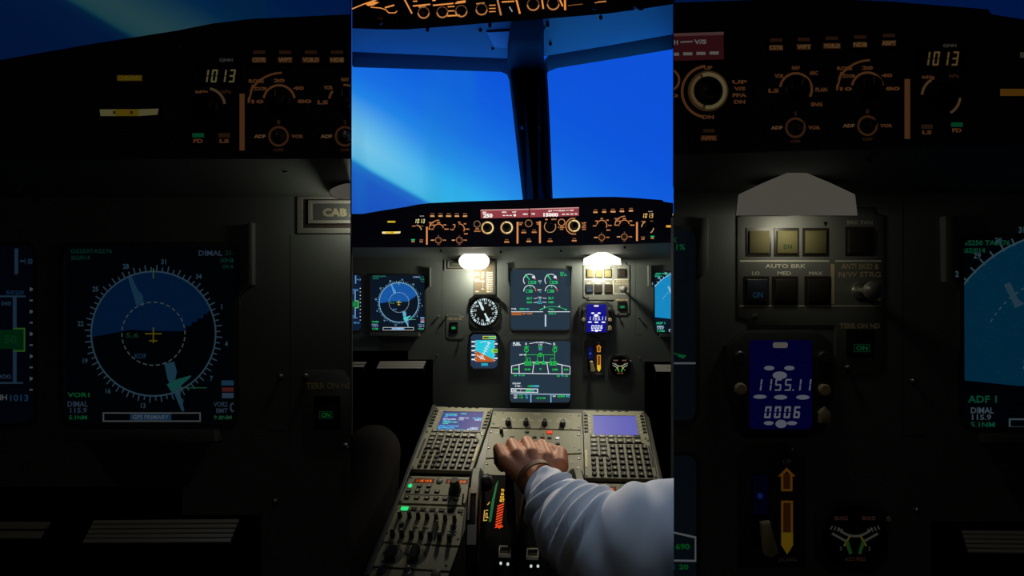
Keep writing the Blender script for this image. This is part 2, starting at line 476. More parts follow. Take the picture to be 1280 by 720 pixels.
def nav_display_right(S, label):
    t, sc = display(S, 816.2, 338.4, 889, 416.5, 'navigation_display', label, 'display', (9, 18, 34), 1.8, 5)
    h = .5; cu, cv = 861, 392; r0 = 54
    def terr(m):
        pts = [(818.3, 371)]
        for a in range(-52, 31, 3):
            x, y = cu+r0*math.sin(R(a)), cv-r0*math.cos(R(a))
            if x > 818.3: pts.append((x, y))
        pts += [(886.8, 398), (840, 398.6), (818.6, 396.4)]
        pts[0] = (818.5, 367.5)
        m.flat(S, pts, h, LIT(S, (20, 132, 190)))
        rng = random.Random(5)
        for i in range(420):
            x = rng.uniform(819, 886); y = rng.uniform(341, 396)
            if math.hypot(x-cu, y-cv) > r0-1 or (x < 822 and y < 368): continue
            m.rect(S, x, y, x+rng.uniform(.6, 1.6), y+.35, h+.1, LIT(S, (34, 146, 200)))
    sub(S, 'terrain_map', sc, terr)
    def arc(m):
        c = LIT(S, (150, 205, 230))
        m.arc(S, cu, cv, r0, r0+.7, -52, 30, h+.2, h+.2, c, 40)
        for k in range(-10, 7):
            a = k*5
            x, y = cu+r0*math.sin(R(a)), cv-r0*math.cos(R(a))
            if x < 818.6: continue
            m.line(S, [(x, y), (cu+(r0+2.4)*math.sin(R(a)), cv-(r0+2.4)*math.cos(R(a)))], .6, h+.2, c)
            if k % 2 == 0: m.textc(S, str((k//2+33) % 36), cu+(r0+4.4)*math.sin(R(a)), cv-(r0+4.4)*math.cos(R(a)), 2.4, h+.2, c)
        for k in range(22):
            m.arc(S, cu, cv, 37, 37.5, -60+k*4.5, -60+k*4.5+2.2, h+.2, h+.2, c, 2); m.arc(S, cu, cv, 19, 19.5, -90+k*8, -90+k*8+4, h+.2, h+.2, c, 2)
        m.flat(S, [(834, 358.6), (836.4, 357.8), (839.6, 364.4), (842, 366.2), (838.4, 368), (836.6, 364)], h+.25, LIT(S, (120, 180, 215)))
    sub(S, 'compass_rose', sc, arc)
    def words(m):
        g, w = LIT(S, (40, 200, 140)), LIT(S, (170, 205, 225))
        m.text(S, 'GS250 TAS276', 817.6, 341.2, 836.4, 343.2, h+.2, g); m.text(S, '262/014', 817.4, 344.2, 826.6, 346.2, h+.2, g)
        m.text(S, 'ADF 1', 819.8, 402.4, 831.2, 405.2, h+.2, g); m.text(S, 'DIMAL', 821, 407, 830, 409.4, h+.2, w); m.text(S, '115.9', 821.4, 409.8, 829, 412, h+.2, w); m.text(S, '5.1NM', 821, 412.8, 830.4, 415, h+.2, g)
        m.frame(S, [(836, 411.4), (870, 411.4), (870, 415.2), (836, 415.2)], [(836.6, 412), (869.4, 412), (869.4, 414.6), (836.6, 414.6)], h, h+.2, w)
        m.text(S, 'GPS PRIMARY', 843, 412.4, 864, 414.2, h+.2, LIT(S, (100, 170, 220)))
    sub(S, 'readout', sc, words)
    return t

# ---------------------------------------------------------------- engine / warning display
def engine_display(S, label):
    t, sc = display(S, 636.6, 335.4, 714.2, 413.6, 'engine_display', label, 'display', SCREEN, 1.6, 5)
    h = .5; X = lambda x: 630+x*.132; Y = lambda y: 325+y*.132
    w, g, c, a = LIT(S, WH), LIT(S, GR), LIT(S, CY), LIT(S, AM); rd = LIT(S, (225, 90, 80))
    for gx in (240, 443):
        def f(m):
            m.arc(S, X(gx), Y(190), 7, 7.8, -128, 62, h, h, w, 24); m.arc(S, X(gx), Y(190), 7, 7.9, 62, 86, h, h, rd, 5)
            m.flat(S, [(X(gx+22), Y(160)), (X(gx+52), Y(148)), (X(gx+54), Y(176)), (X(gx+30), Y(172))], h+.1, w)
            m.line(S, [(X(gx), Y(186)), (X(gx-36), Y(138))], 1.0, h+.1, g); m.flat(S, [(X(gx-42), Y(128)), (X(gx-10), Y(160)), (X(gx-24), Y(166))], h+.1, g)
            m.frame(S, [(X(gx-10), Y(198)), (X(gx+64), Y(198)), (X(gx+64), Y(226)), (X(gx-10), Y(226))], [(X(gx-7), Y(201)), (X(gx+61), Y(201)), (X(gx+61), Y(223)), (X(gx-7), Y(223))], h, h+.1, g)
            m.text(S, '51.8', X(gx+12), Y(203), X(gx+60), Y(221), h+.1, g)
        sub(S, 'speed_dial', sc, f)
        def f(m):
            m.arc(S, X(gx+3), Y(295), 7, 7.8, -92, 62, h, h, w, 20); m.arc(S, X(gx+3), Y(295), 7, 8, 62, 92, h, h, rd, 5)
            m.line(S, [(X(gx+6), Y(248)), (X(gx+10), Y(262))], .8, h+.1, g)
            m.frame(S, [(X(gx-32), Y(280)), (X(gx+30), Y(280)), (X(gx+30), Y(308)), (X(gx-32), Y(308))], [(X(gx-29), Y(283)), (X(gx+27), Y(283)), (X(gx+27), Y(305)), (X(gx-29), Y(305))], h, h+.1, g)
            m.text(S, '438', X(gx-8), Y(286), X(gx+25), Y(303), h+.1, g)
        sub(S, 'temperature_dial', sc, f)
    def words(m):
        m.text(S, 'N1', X(326), Y(192), X(354), Y(206), h, w); m.text(S, '%', X(334), Y(209), X(348), Y(224), h, c)
        m.text(S, 'EGT', X(318), Y(276), X(356), Y(290), h, w); m.text(S, '°C', X(330), Y(293), X(350), Y(308), h, c)
        m.text(S, '25.7', X(214), Y(352), X(266), Y(374), h, g); m.text(S, '25.7', X(418), Y(350), X(470), Y(372), h, g)
        m.text(S, '4540', X(213), Y(392), X(266), Y(410), h, g); m.text(S, '4480', X(418), Y(391), X(470), Y(409), h, g)
        m.text(S, 'N2', X(326), Y(347), X(354), Y(362), h, w); m.text(S, '%', X(334), Y(364), X(348), Y(378), h, c)
        m.text(S, 'FF', X(326), Y(384), X(352), Y(397), h, c); m.text(S, 'KG/H', X(316), Y(400), X(362), Y(415), h, c)
        for y in (362, 400): m.line(S, [(X(284), Y(y+4)), (X(316), Y(y-2))], .6, h, w); m.line(S, [(X(366), Y(y-2)), (X(400), Y(y+1))], .6, h, w)
        m.text(S, 'FOB:', X(72), Y(456), X(118), Y(470), h, w); m.text(S, '5020', X(148), Y(455), X(196), Y(472), h, g); m.text(S, 'KG', X(208), Y(456), X(234), Y(470), h, c)
        m.text(S, 'FLX', X(534), Y(114), X(570), Y(129), h, g); m.text(S, '95.1%', X(532), Y(134), X(594), Y(152), h, g)
    sub(S, 'readout', sc, words)
    def flaps(m):
        m.line(S, [(X(342), Y(470)), (X(366), Y(462))], 1.2, h, g)
        pts = [(X(366), Y(462)), (X(410), Y(446)), (X(455), Y(440)), (X(520), Y(446)), (X(580), Y(466))]
        m.line(S, pts, .45, h, g); m.flat(S, [(X(574), Y(462)), (X(598), Y(466)), (X(590), Y(476)), (X(572), Y(470))], h, g)
        m.text(S, 'S', X(376), Y(433), X(390), Y(452), h, w); m.text(S, 'F', X(518), Y(432), X(532), Y(450), h, w); m.text(S, 'FULL', X(424), Y(458), X(476), Y(475), h, g)
    sub(S, 'flap_indicator', sc, flaps)
    def memo(m):
        m.rect(S, X(68), Y(487), X(370), Y(492.5), h, w); m.rect(S, X(416), Y(487), X(626), Y(492.5), h, w); m.rect(S, X(386), Y(516), X(400), Y(630), h, LIT(S, (185, 205, 220)))
        m.rect(S, X(72), Y(496), X(164), Y(522), h, LIT(S, (190, 105, 40))); m.text(S, 'AUTO FLT', X(77), Y(500), X(160), Y(517), h+.1, LIT(S, (80, 45, 20)))
        m.text(S, 'AP OFF', X(170), Y(499), X(268), Y(516), h, a); m.text(S, 'LDG LT', X(424), Y(498), X(494), Y(515), h, g)
    sub(S, 'warning_memo', sc, memo)
    return t

# ---------------------------------------------------------------- system display: fuel page
def system_display(S, label):
    t, sc = display(S, 635.8, 424.3, 714.4, 504.4, 'system_display', label, 'display', SCREEN, 1.6, 5)
    h = .5; X = lambda x: 630+x*.132; Y = lambda y: 415+y*.132
    w, g, c = LIT(S, WH), LIT(S, (30, 205, 80)), LIT(S, CY)
    L = lambda m, pts, wd=.55, mt=None, hh=h: m.line(S, [(X(x), Y(y)) for x, y in pts], wd, hh, mt or g)
    def wing(m):
        W = .8
        L(m, [(72, 322), (190, 296)], W, w); L(m, [(500, 300), (626, 328)], W, w); L(m, [(72, 322), (72, 390), (626, 398), (626, 328)], W, w)
        L(m, [(142, 308), (144, 390)], W, w); L(m, [(284, 290), (270, 390)], W, w); L(m, [(406, 290), (422, 396)], W, w); L(m, [(548, 312), (550, 396)], W, w)
        L(m, [(270, 286), (424, 288)], W, w)
    sub(S, 'tank_outline', sc, wing)
    def feed(m):
        L(m, [(210, 190), (208, 290)]); L(m, [(480, 190), (478, 290)]); L(m, [(208, 215), (480, 215)]); L(m, [(316, 215), (316, 285)]); L(m, [(374, 215), (374, 285)])
        L(m, [(222, 280), (222, 246), (248, 246), (248, 280)]); L(m, [(442, 280), (442, 252), (470, 252)])
        for x, y, r in ((211, 170, 22), (480, 170, 22), (344, 215, 20)):
            m.arc(S, X(x), Y(y), r*.132-.65, r*.132, 0, 360, h+.05, h+.05, g, 20); L(m, [(x, y-14), (x, y+14)], .6)
        for x0, x1 in ((192, 228), (228, 266), (428, 464), (464, 500)):
            m.frame(S, [(X(x0), Y(278)), (X(x1), Y(278)), (X(x1), Y(316)), (X(x0), Y(316))], [(X(x0+4), Y(282)), (X(x1-4), Y(282)), (X(x1-4), Y(312)), (X(x0+4), Y(312))], h, h+.1, g); L(m, [((x0+x1)/2, 284), ((x0+x1)/2, 310)], 1.6)
        for x in (316, 374):
            m.flat(S, [(X(x-22), Y(306)), (X(x-14), Y(276)), (X(x+14), Y(276)), (X(x+22), Y(306))], h+.1, g); L(m, [(x-10, 292), (x+10, 292)], .8, LIT(S, SCREEN), h+.2)
    sub(S, 'fuel_lines', sc, feed)
    def words(m):
        T = lambda t, x0, y0, x1, y1, mt: m.text(S, t, X(x0), Y(y0), X(x1), Y(y1), h+.2, mt, .03)
        T('FUEL', 86, 97, 156, 122, w); L(m, [(84, 126), (158, 126)], .5, w); T('1', 204, 102, 214, 122, w); T('2', 464, 102, 486, 124, w)
        L(m, [(242, 110), (306, 98)], .6, w); L(m, [(386, 100), (446, 114)], .6, w); T('F.USED', 308, 92, 378, 106, w); T('1+2', 328, 114, 362, 128, w)
        T('420', 190, 132, 234, 148, g); T('430', 462, 135, 504, 151, g); T('850', 326, 134, 364, 150, g); T('KG', 330, 153, 358, 171, c); T('APU', 144, 208, 182, 222, w); m.flat(S, [(X(184), Y(215)), (X(204), Y(206)), (X(204), Y(224))], h+.2, w)
        T('690', 88, 342, 134, 360, g); T('2340', 194, 344, 250, 362, g); T('0', 336, 340, 354, 358, g); T('2480', 456, 346, 510, 364, g); T('690', 566, 346, 608, 364, g)
        T('20', 92, 402, 120, 417, g); T('°C', 132, 402, 158, 415, c); T('20', 166, 402, 194, 417, g); T('20', 500, 408, 528, 423, g); T('°C', 540, 408, 564, 421, c); T('20', 576, 408, 604, 423, g)
        T('F.FLOW', 82, 478, 158, 494, w); T('1+2 :', 106, 502, 164, 520, w); T('150', 226, 502, 260, 521, g); T('KG/MIN', 262, 502, 332, 521, c)
        m.frame(S, [(X(66), Y(532)), (X(322), Y(536)), (X(322), Y(574)), (X(66), Y(570))], [(X(74), Y(539)), (X(314), Y(543)), (X(314), Y(568)), (X(74), Y(564))], h, h+.1, w)
        T('FOB', 80, 544, 118, 562, w); T(':', 156, 545, 162, 562, w); m.rect(S, X(204), Y(543), X(256), Y(566), h+.1, LIT(S, (30, 150, 90))); T('5020', 206, 546, 254, 563, g); T('KG', 260, 546, 286, 563, c)
    sub(S, 'readout', sc, words)
    def foot(m):
        b = LIT(S, (165, 195, 215))
        m.flat(S, [(X(62), Y(578)), (X(636), Y(588)), (X(636), Y(596)), (X(62), Y(585))], h, b); L(m, [(254, 590), (254, 666)], 1.5, LIT(S, (110, 165, 205))); L(m, [(444, 594), (444, 668)], 1.5, LIT(S, (110, 165, 205)))
        T = lambda t, x0, y0, x1, y1, mt: m.text(S, t, X(x0), Y(y0), X(x1), Y(y1), h+.1, mt, .03)
        T('TAT', 92, 593, 128, 608, w); T('SAT', 92, 613, 128, 628, w); T('+15', 142, 591, 176, 607, g); T('+14', 144, 612, 180, 628, g); T('°C', 198, 590, 222, 608, c); T('°C', 202, 612, 226, 630, c)
        T('10 H 58', 310, 616, 392, 634, g); T('GW', 460, 600, 490, 614, w); T('60300', 506, 598, 574, 617, g); T('KG', 588, 599, 620, 616, c)
    sub(S, 'status_line', sc, foot)
    return t

# ---------------------------------------------------------------- standby instruments
def dial_instrument(S, label):
    u, v = 605.2, 389.6
    t = thing('dial_instrument', label, 'gauge', S.p(u, v))
    b = MB(); b.prism(S, cham(586.5, 370.5, 624, 410, 6), -1, 2.5, 'bezel_paint', .8); b.build('case', t)
    b = MB(); b.prism(S, [(586.5, 381), (586.5, 374), (594, 368), (618, 368), (624.5, 373), (624.5, 380), (622, 377), (616, 371.5), (595, 371.5), (589, 378)], 2.4, 6, 'soft_black'); b.build('shade_hood', t)
    b = MB(); b.lathe(S, u, v, [(18.2, 2.4), (18.2, 3.2), (17.2, 3.4), (17.0, 2.9)], 'black_plastic', 40); d = b.build('dial_face', t)
    w = LIT(S, (205, 228, 232))
    def f(m):
        for k in range(36):
            a = R(k*10+2); l = 3 if k % 3 == 0 else 1.8
            m.line(S, [(u+(16.4-l)*math.sin(a), v-(16.4-l)*math.cos(a)), (u+16.2*math.sin(a), v-16.2*math.cos(a))], 1.0, 3.5, w)
        for k in range(8):
            a = R(k*45+2); x, y = u+16.4*math.sin(a), v-16.4*math.cos(a); q = 2.0 if k % 2 == 0 else 1.5
            m.flat(S, [(x+q*math.cos(a), y+q*math.sin(a)), (x-q*math.cos(a), y-q*math.sin(a)), (x-2.4*math.sin(a), y+2.4*math.cos(a))], 3.6, w)
        for k, s in enumerate(('30', '33', 'N', '3', '6', 'E', '12', '15', 'S', '21', '24', 'W')):
            a = R(k*30+10); m.textc(S, s, u+11.2*math.sin(a), v-11.2*math.cos(a), 2.7, 3.5, w)
    sub(S, 'scale', d, f)
    def f(m):
        a = R(-24); x, y = math.sin(a), -math.cos(a); P = lambda q, s: (u+x*q-y*s, v+y*q+x*s)
        m.prism(S, [P(14.5, 0), P(12.6, 1.6), P(9, 1.3), P(5, 1.7), P(1.5, .8), P(1.5, -.8), P(5, -1.7), P(9, -1.3), P(12.6, -1.6)], 3.6, 4, w)
        a = R(153); x, y = math.sin(a), -math.cos(a)
        m.prism(S, [P(14, 0), P(11, 2.8), P(9.4, 1.3), P(1.5, .9), P(1.5, -.9), P(9.4, -1.3), P(11, -2.8)], 3.6, 4, w)
        m.lathe(S, u, v, [(2, 3.6), (2, 4.3)], 'black_plastic', 12)
    m = MB(); f(m); m.build('needle', t)

def standby_horizon(S, label):
    t = thing('standby_horizon', label, 'gauge', S.p(605, 438))
    b = MB(); b.frame(S, cham(586, 414, 624.5, 462, 5), cham(588.5, 417, 622, 460, 4), -1, 3, 'bezel_paint'); b.build('case', t)
    b = MB(); b.prism(S, [(587, 424), (587, 418), (591, 415), (619, 415), (623.5, 418), (623.5, 424), (622, 424), (622, 420), (618, 417.4), (592, 417.4), (588.5, 420), (588.5, 424)], 2.8, 5, 'soft_black'); b.build('shade_hood', t)
    b = MB(); b.prism(S, cham(588.5, 417, 622, 460, 4), -1, 1.6, LIT(S, (38, 54, 78))); sc = b.build('screen', t)
    h = 1.8
    def f(m):
        m.flat(S, [(594.6, 425), (618.2, 425), (618.2, 449.4), (594.6, 438)], h, LIT(S, (40, 198, 218))); m.flat(S, [(594.6, 438), (618.2, 449.4), (618.2, 452), (594.6, 452)], h, LIT(S, (186, 92, 34)))
    sub(S, 'attitude_ball', sc, f)
    w = LIT(S, WH)
    def f(m):
        for k, y in enumerate((427, 432.4, 438, 443.4, 449)): m.rect(S, 589.6, y-.9, 594, y+.9, h+.1, w)
        for y in (429.6, 447.6): m.rect(S, 618.8, y-.9, 622, y+.9, h+.1, w)
        for k in range(8): m.line(S, [(617.4, 426.5+k*3.4), (619.2, 426.5+k*3.4)], .5, h+.1, w); m.line(S, [(593.6, 426.5+k*3.4), (595.2, 426.5+k*3.4)], .5, h+.1, w)
        m.line(S, [(601, 448.5), (611, 430)], .7, h+.2, w)
        for q in (.05, .2, .36, .55, .7, .85): x, y = 601+10*q, 448.5-18.5*q; m.line(S, [(x-2.2, y-1.2), (x+2.2, y+1.2)], .6, h+.2, w)
        m.arc(S, 606, 439, 12, 12.6, -28, 40, h+.2, h+.2, w, 14); m.line(S, [(597, 444), (601.5, 446.4)], 1, h+.3, w); m.line(S, [(602.6, 446.6), (606, 449)], 1, h+.3, w)
        m.textc(S, 'A', 610.6, 428.6, 3.2, h+.3, w)
    sub(S, 'scale', sc, f)
    def f(m):
        m.frame(S, [(603.6, 419.8), (619.8, 419.8), (619.8, 423.6), (603.6, 423.6)], [(604.3, 420.5), (619.1, 420.5), (619.1, 422.9), (604.3, 422.9)], h, h+.2, LIT(S, (200, 215, 90)))
        m.rect(S, 604.3, 420.5, 611, 422.9, h+.1, LIT(S, (60, 70, 40))); m.rect(S, 611, 420.5, 619.1, 422.9, h+.1, LIT(S, (60, 180, 130)))
        m.flat(S, [(613.6, 438), (616, 435.8), (622, 435.8), (622, 440.6), (616, 440.6)], h+.3, LIT(S, (150, 215, 60))); m.text(S, '48', 616.4, 436.8, 621.4, 439.6, h+.4, LIT(S, (20, 90, 40)))
        m.rect(S, 601.8, 453.8, 609.8, 456.8, h+.1, LIT(S, (40, 190, 210))); m.text(S, '1013', 602.4, 454.4, 609.2, 456.3, h+.2, LIT(S, (20, 90, 120)))
    sub(S, 'readout', sc, f)

def speed_card(S, label):
    t = thing('speed_card', label, 'placard', S.p(605, 346))
    b = MB(); b.frame(S, rrect(592, 322.5, 619.4, 368.2, .8), rrect(593, 323.5, 617.3, 367, .6), -.5, 1.6, 'bezel_paint'); b.build('card_holder', t)
    b = MB(); b.box(S, 593, 323.5, 617.3, 367, -.5, .6, 'card_brown'); c = b.build('card', t)
    def f(m):
        m.text(S, 'SPEED LIMITS', 595, 325, 615, 327, .8, 'white_paint'); m.rect(S, 593.8, 351.2, 606, 351.7, .8, 'white_paint')
        rows = (('MAX', 'VLE', '280'), ('VLO', 'EXT', '250'), ('', 'RET', '220'), ('VFE', '1', '230'), ('', '1+F', '215'), ('', '2', '200'), ('', '3', '185'), ('', 'FULL', '177'), ('VMO', '', '350'))
        for k, (a, b_, c_) in enumerate(rows):
            y = 340+k*2.95
            if a: m.text(S, a, 594, y, 599, y+1.4, .8, 'white_paint')
            if b_: m.textc(S, b_, 603.6, y+.7, 1.4, .8, 'white_paint')
            m.text(S, c_+' KT', 608, y, 616, y+1.7, .8, 'white_paint', .05)
    sub(S, 'lettering', c, f)

def warning_placard(S, label):
    t = thing('framed_placard', label, 'placard', S.p(575, 331))
    b = MB(); b.frame(S, rrect(555.6, 324, 592, 338.4, .5), rrect(557.6, 325, 592, 336.4, .3), -.5, 1.3, 'plate_paint'); b.frame(S, rrect(560, 325.6, 590.6, 334.6, .3), rrect(561.4, 326.8, 589.6, 333.4, .2), -.5, 1.9, 'plate_paint'); b.build('frame', t)
    b = MB(); b.box(S, 557.4, 325, 592, 336.6, -.6, .2, 'dark_cap'); b.box(S, 561.4, 326.8, 589.6, 333.4, .1, .6, 'bezel_paint'); p = b.build('plate', t)
    sub(S, 'lettering', p, lambda m: m.text(S, 'CAB ALT', 565.4, 328.6, 585, 331.9, .8, 'key_olive', .06))

def terrain_switch(S, label):
    t = thing('terrain_switch_plate', label, 'switch', S.p(568, 408))
    b = MB(); b.prism(S, [(559, 392.4), (573.6, 392.4), (575.6, 395.4), (580, 395.4), (580, 421.4), (577.6, 424), (562, 424), (557.4, 421), (557.4, 394)], -.5, .9, 'panel_paint', .3); b.build('plate', t)
    sub(S, 'lettering', t, lambda m: m.text(S, 'TERR ON ND', 559, 397.2, 577.6, 399.8, 1.1, 'cream_paint', .04))
    b = MB(); b.box(S, 562.3, 402.6, 572.4, 415.6, .5, 2, 'soft_black', .3); b.box(S, 563.2, 406.4, 571.4, 414.6, 2, 3, 'black_plastic', .3); k = b.build('push_button', t)
    sub(S, 'button_light', k, lambda m: (m.frame(S, [(564.6, 408.2), (569.8, 408.2), (569.8, 411.2), (564.6, 411.2)], [(565, 408.6), (569.4, 408.6), (569.4, 410.8), (565, 410.8)], 3, 3.2, LIT(S, (20, 110, 60))), m.text(S, 'ON', 565.6, 408.8, 568.8, 410.6, 3.2, LIT(S, (50, 220, 110)))))
    stud(S, 559, 394.8, 1.5, t, .8); stud(S, 574.7, 422, 1.4, t, .8)

# ---------------------------------------------------------------- brake panel, clock, gear lever, brake gauge
def brake_panel(S, label):
    t = thing('autobrake_panel', label, 'control panel', S.p(757, 355))
    o = [(732, 328.4), (782, 328.4), (783.2, 331), (786.6, 331.6), (786.6, 391.4), (784, 391.6), (783.6, 394), (768, 394), (767.4, 391), (767.4, 374.9), (734, 374.9), (733, 372.6), (729, 371.4), (729, 332), (731.4, 331.4)]
    b = MB(); b.prism(S, o, -.5, 1.2, 'plate_paint', .3); b.build('face_plate', t)
    def ln(m):
        w = 'white_paint'
        m.rect(S, 729.8, 349.1, 764.8, 349.7, 1.4, w); m.rect(S, 767.4, 349.1, 785.4, 349.7, 1.4, w); m.rect(S, 729.8, 366.8, 785.4, 367.3, 1.4, w); m.rect(S, 765.6, 350.6, 767, 366.4, 1.4, 'cream_paint')
        m.text(S, 'AUTO BRK', 739.8, 350.6, 755.8, 352.2, 1.4, w); m.text(S, 'LO', 734.6, 353.5, 737.6, 355, 1.4, w); m.text(S, 'MED', 744.6, 353.5, 750, 355, 1.4, w); m.text(S, 'MAX', 757, 353.5, 762.4, 355, 1.4, w)
        m.text(S, 'ANTI SKID &', 769.6, 350.4, 784.6, 352.6, 1.4, 'cream_paint'); m.text(S, 'N/W STRG', 768.6, 353.6, 785.2, 355.8, 1.4, 'cream_paint'); m.text(S, 'ON', 782.4, 357.6, 785, 359.2, 1.4, 'cream_paint'); m.text(S, 'OFF', 782, 363.6, 785.4, 365.2, 1.4, 'cream_paint')
        m.text(S, 'BRK FAN', 772, 333.4, 782, 335, 1.4, 'tray_grey'); m.flat(S, [(762.6, 334), (764.4, 334), (763.5, 336)], 1.4, 'soft_black')
        m.text(S, 'TERR ON ND', 769, 373.8, 785, 376, 1.4, 'cream_paint', .05)
    sub(S, 'lettering', t, ln)
    for (u0, v0, u1, v1, mt, cap) in ((732.8, 337, 741.6, 346.9, 'amber_cap', ''), (743.7, 337, 752.6, 346.9, 'amber_cap', 'g'), (754.8, 337, 764, 346.9, 'amber_cap', ''), (771.6, 336.6, 781.6, 346.8, 'dark_cap', ''),
                               (731.9, 356, 740.8, 366.2, 'blue_cap', 'b'), (742.9, 356, 752.2, 366.2, 'dark_cap', ''), (755.6, 356, 765, 366.2, 'dark_cap', ''), (772, 376.8, 782.2, 387, 'black_plastic', 'on')):
        b = MB(); b.box(S, u0-.4, v0-.6, u1+.4, v1+.4, .8, 1.9, 'dark_cap'); b.box(S, u0+.5, v0+.6, u1-.5, v1-.5, 1.5, 3.2, mt, .4); k = b.build('push_button', t)
        cu, cv = (u0+u1)/2, (v0+v1)/2
        if cap == 'g': sub(S, 'button_light', k, lambda m: m.text(S, 'DN', cu-1.6, cv+1, cu+1.6, cv+2.8, 3.3, LIT(S, (110, 190, 90))))
        if cap == 'b': sub(S, 'button_light', k, lambda m: m.text(S, 'ON', cu-2, cv+.4, cu+2, cv+2.8, 3.3, LIT(S, (70, 130, 175))))
        if cap == 'on': sub(S, 'button_light', k, lambda m: (m.frame(S, rrect(cu-3.2, cv, cu+3.2, cv+3.2), rrect(cu-2.8, cv+.4, cu+2.8, cv+2.8), 3.2, 3.3, LIT(S, (20, 110, 70))), m.text(S, 'ON', cu-2.2, cv+.7, cu+2.2, cv+2.5, 3.35, LIT(S, (40, 190, 110)))))
    b = MB(); b.lathe(S, 777, 361, [(3.4, 1), (3.4, 2.2), (2.4, 2.6), (1.2, 3), (1.4, 8), (2.6, 11), (3.6, 14.5), (3.4, 17), (2.4, 18.4), (.6, 19)], 'silver', 20, sq=1); b.build('toggle_switch', t)
    stud(S, 735.6, 371.2, 1.2, t, 1); stud(S, 772, 391.4, 1.4, t, 1)

def panel_clock(S, label):
    t = thing('panel_clock', label, 'clock', S.p(744, 398))
    b = MB(); b.prism(S, [(731, 376.6), (759, 376.6), (765, 381.6), (765.4, 404), (762.6, 408), (762, 415), (757, 417.4), (731, 417.4), (727, 414), (726, 405), (723.8, 402), (723.8, 382.6)], -.5, 6.5, 'bezel_paint', 1.0); b.build('case', t)
    b = MB(); b.prism(S, rrect(732.2, 380.2, 756.4, 414.6, 1.6), 6, 7, LIT(S, (16, 14, 132))); sc = b.build('screen', t)
    w = LIT(S, (226, 230, 255), 1.2)
    def f(m):
        m.seg(S, '1155.11', 733.8, 395.2, 756.6, 399.8, 7.2, w); m.seg(S, '0006', 737.4, 405.8, 752.4, 410.4, 7.2, w, .75)
    sub(S, 'digits', sc, f)
    def f(m):
        for u, v, a, b_ in ((739.8, 391, 2, .9), (747.6, 391, 2, .9), (743.9, 393.8, 2.8, 1.5), (736.2, 402.1, 2.6, .8), (744.2, 402.3, 2.6, .9), (752.8, 402.3, 2.6, .9), (739.6, 412.3, 1.9, .8), (744.4, 412.6, 2.2, 1.6), (748.6, 412.3, 2, .8)):
            m.flat(S, [(u+a*math.cos(R(q)), v+b_*math.sin(R(q))) for q in range(0, 360, 20)], 7.2, w)
        m.flat(S, rrect(741.2, 381, 747, 383.2, .8), 7.2, LIT(S, (235, 225, 215)))
    sub(S, 'legend', sc, f)
    for u, v in ((728.3, 386.6), (760.7, 386.6), (728.6, 399), (761, 399.4)):
        b = MB(); b.lathe(S, u, v, [(2.3, 6.2), (2.3, 8.6), (1.8, 9.4)], 'screw_steel' if v < 390 else 'cream_paint', 18); b.build('push_button', t)
    b = MB(); b.prism(S, [(758.8, 412), (758.8, 408), (760.8, 405.8), (762.8, 408), (762.8, 412)], 6.2, 10, 'cream_paint', .5); b.build('selector', t)

def gear_lever(S, label):
    t = thing('gear_lever', label, 'lever', S.p(742, 446))
    b = MB(); b.prism(S, [(733.4, 421), (748.6, 421), (750.6, 424), (751.2, 425.8), (755.6, 425.8), (755.6, 470), (729, 470), (729, 425)], -.5, 1.4, 'bezel_paint', .3); p = b.build('face_plate', t)
    b = MB(); b.box(S, 734.4, 433, 741.4, 462, 1, 1.7, 'soft_black'); b.box(S, 734.9, 433.5, 740.9, 449, 1.6, 1.9, lit((12, 14, 60), S.dim)); b.flat(S, circ(737.6, 441.6, 1.2, 12), 2, LIT(S, (60, 80, 220))); b.build('slot', t)
    def f(m):
        o = LIT(S, (216, 140, 40)); y = LIT(S, (224, 178, 40)); k = LIT(S, (110, 60, 20))
        m.frame(S, [(746, 439.8), (746, 434), (744.8, 434), (748.2, 430.6), (751.6, 434), (750.4, 434), (750.4, 439.8)], [(746.8, 439), (746.8, 433.4), (747, 433.2), (748.2, 432), (749.4, 433.2), (749.6, 433.4), (749.6, 439)], 1.5, 1.7, o); m.rect(S, 746.8, 433, 749.6, 439, 1.5, k)
        m.frame(S, rrect(746, 443.6, 750.6, 457), rrect(746.8, 444.4, 749.8, 457), 1.5, 1.7, o); m.rect(S, 746.8, 444.4, 749.8, 457, 1.5, k)
        m.flat(S, [(746, 456), (750.6, 456), (750.6, 461), (748.3, 464.6), (746, 461)], 1.8, y)
        m.text(S, 'UP', 746.6, 427.4, 750, 429, 1.6, 'white_paint'); m.text(S, 'DOWN', 745, 466, 752, 467.6, 1.6, 'white_paint')
    sub(S, 'position_arrow', p, f)
    b = MB(); b.lathe(S, 738.4, 455.6, [(1.5, 1.5), (1.5, 10)], 'screw_steel', 12); b.build('arm', t)
    b = MB(); b.prism(S, [(735.6, 450), (739, 449.4), (740.2, 455), (741.4, 459), (742, 461.4), (739.6, 463), (737, 462.2), (736.4, 458)], 8.5, 13, 'cream_paint', .9); b.build('handle', t)
    screw(S, 751.2, 424.2, 1.2, t, .5)

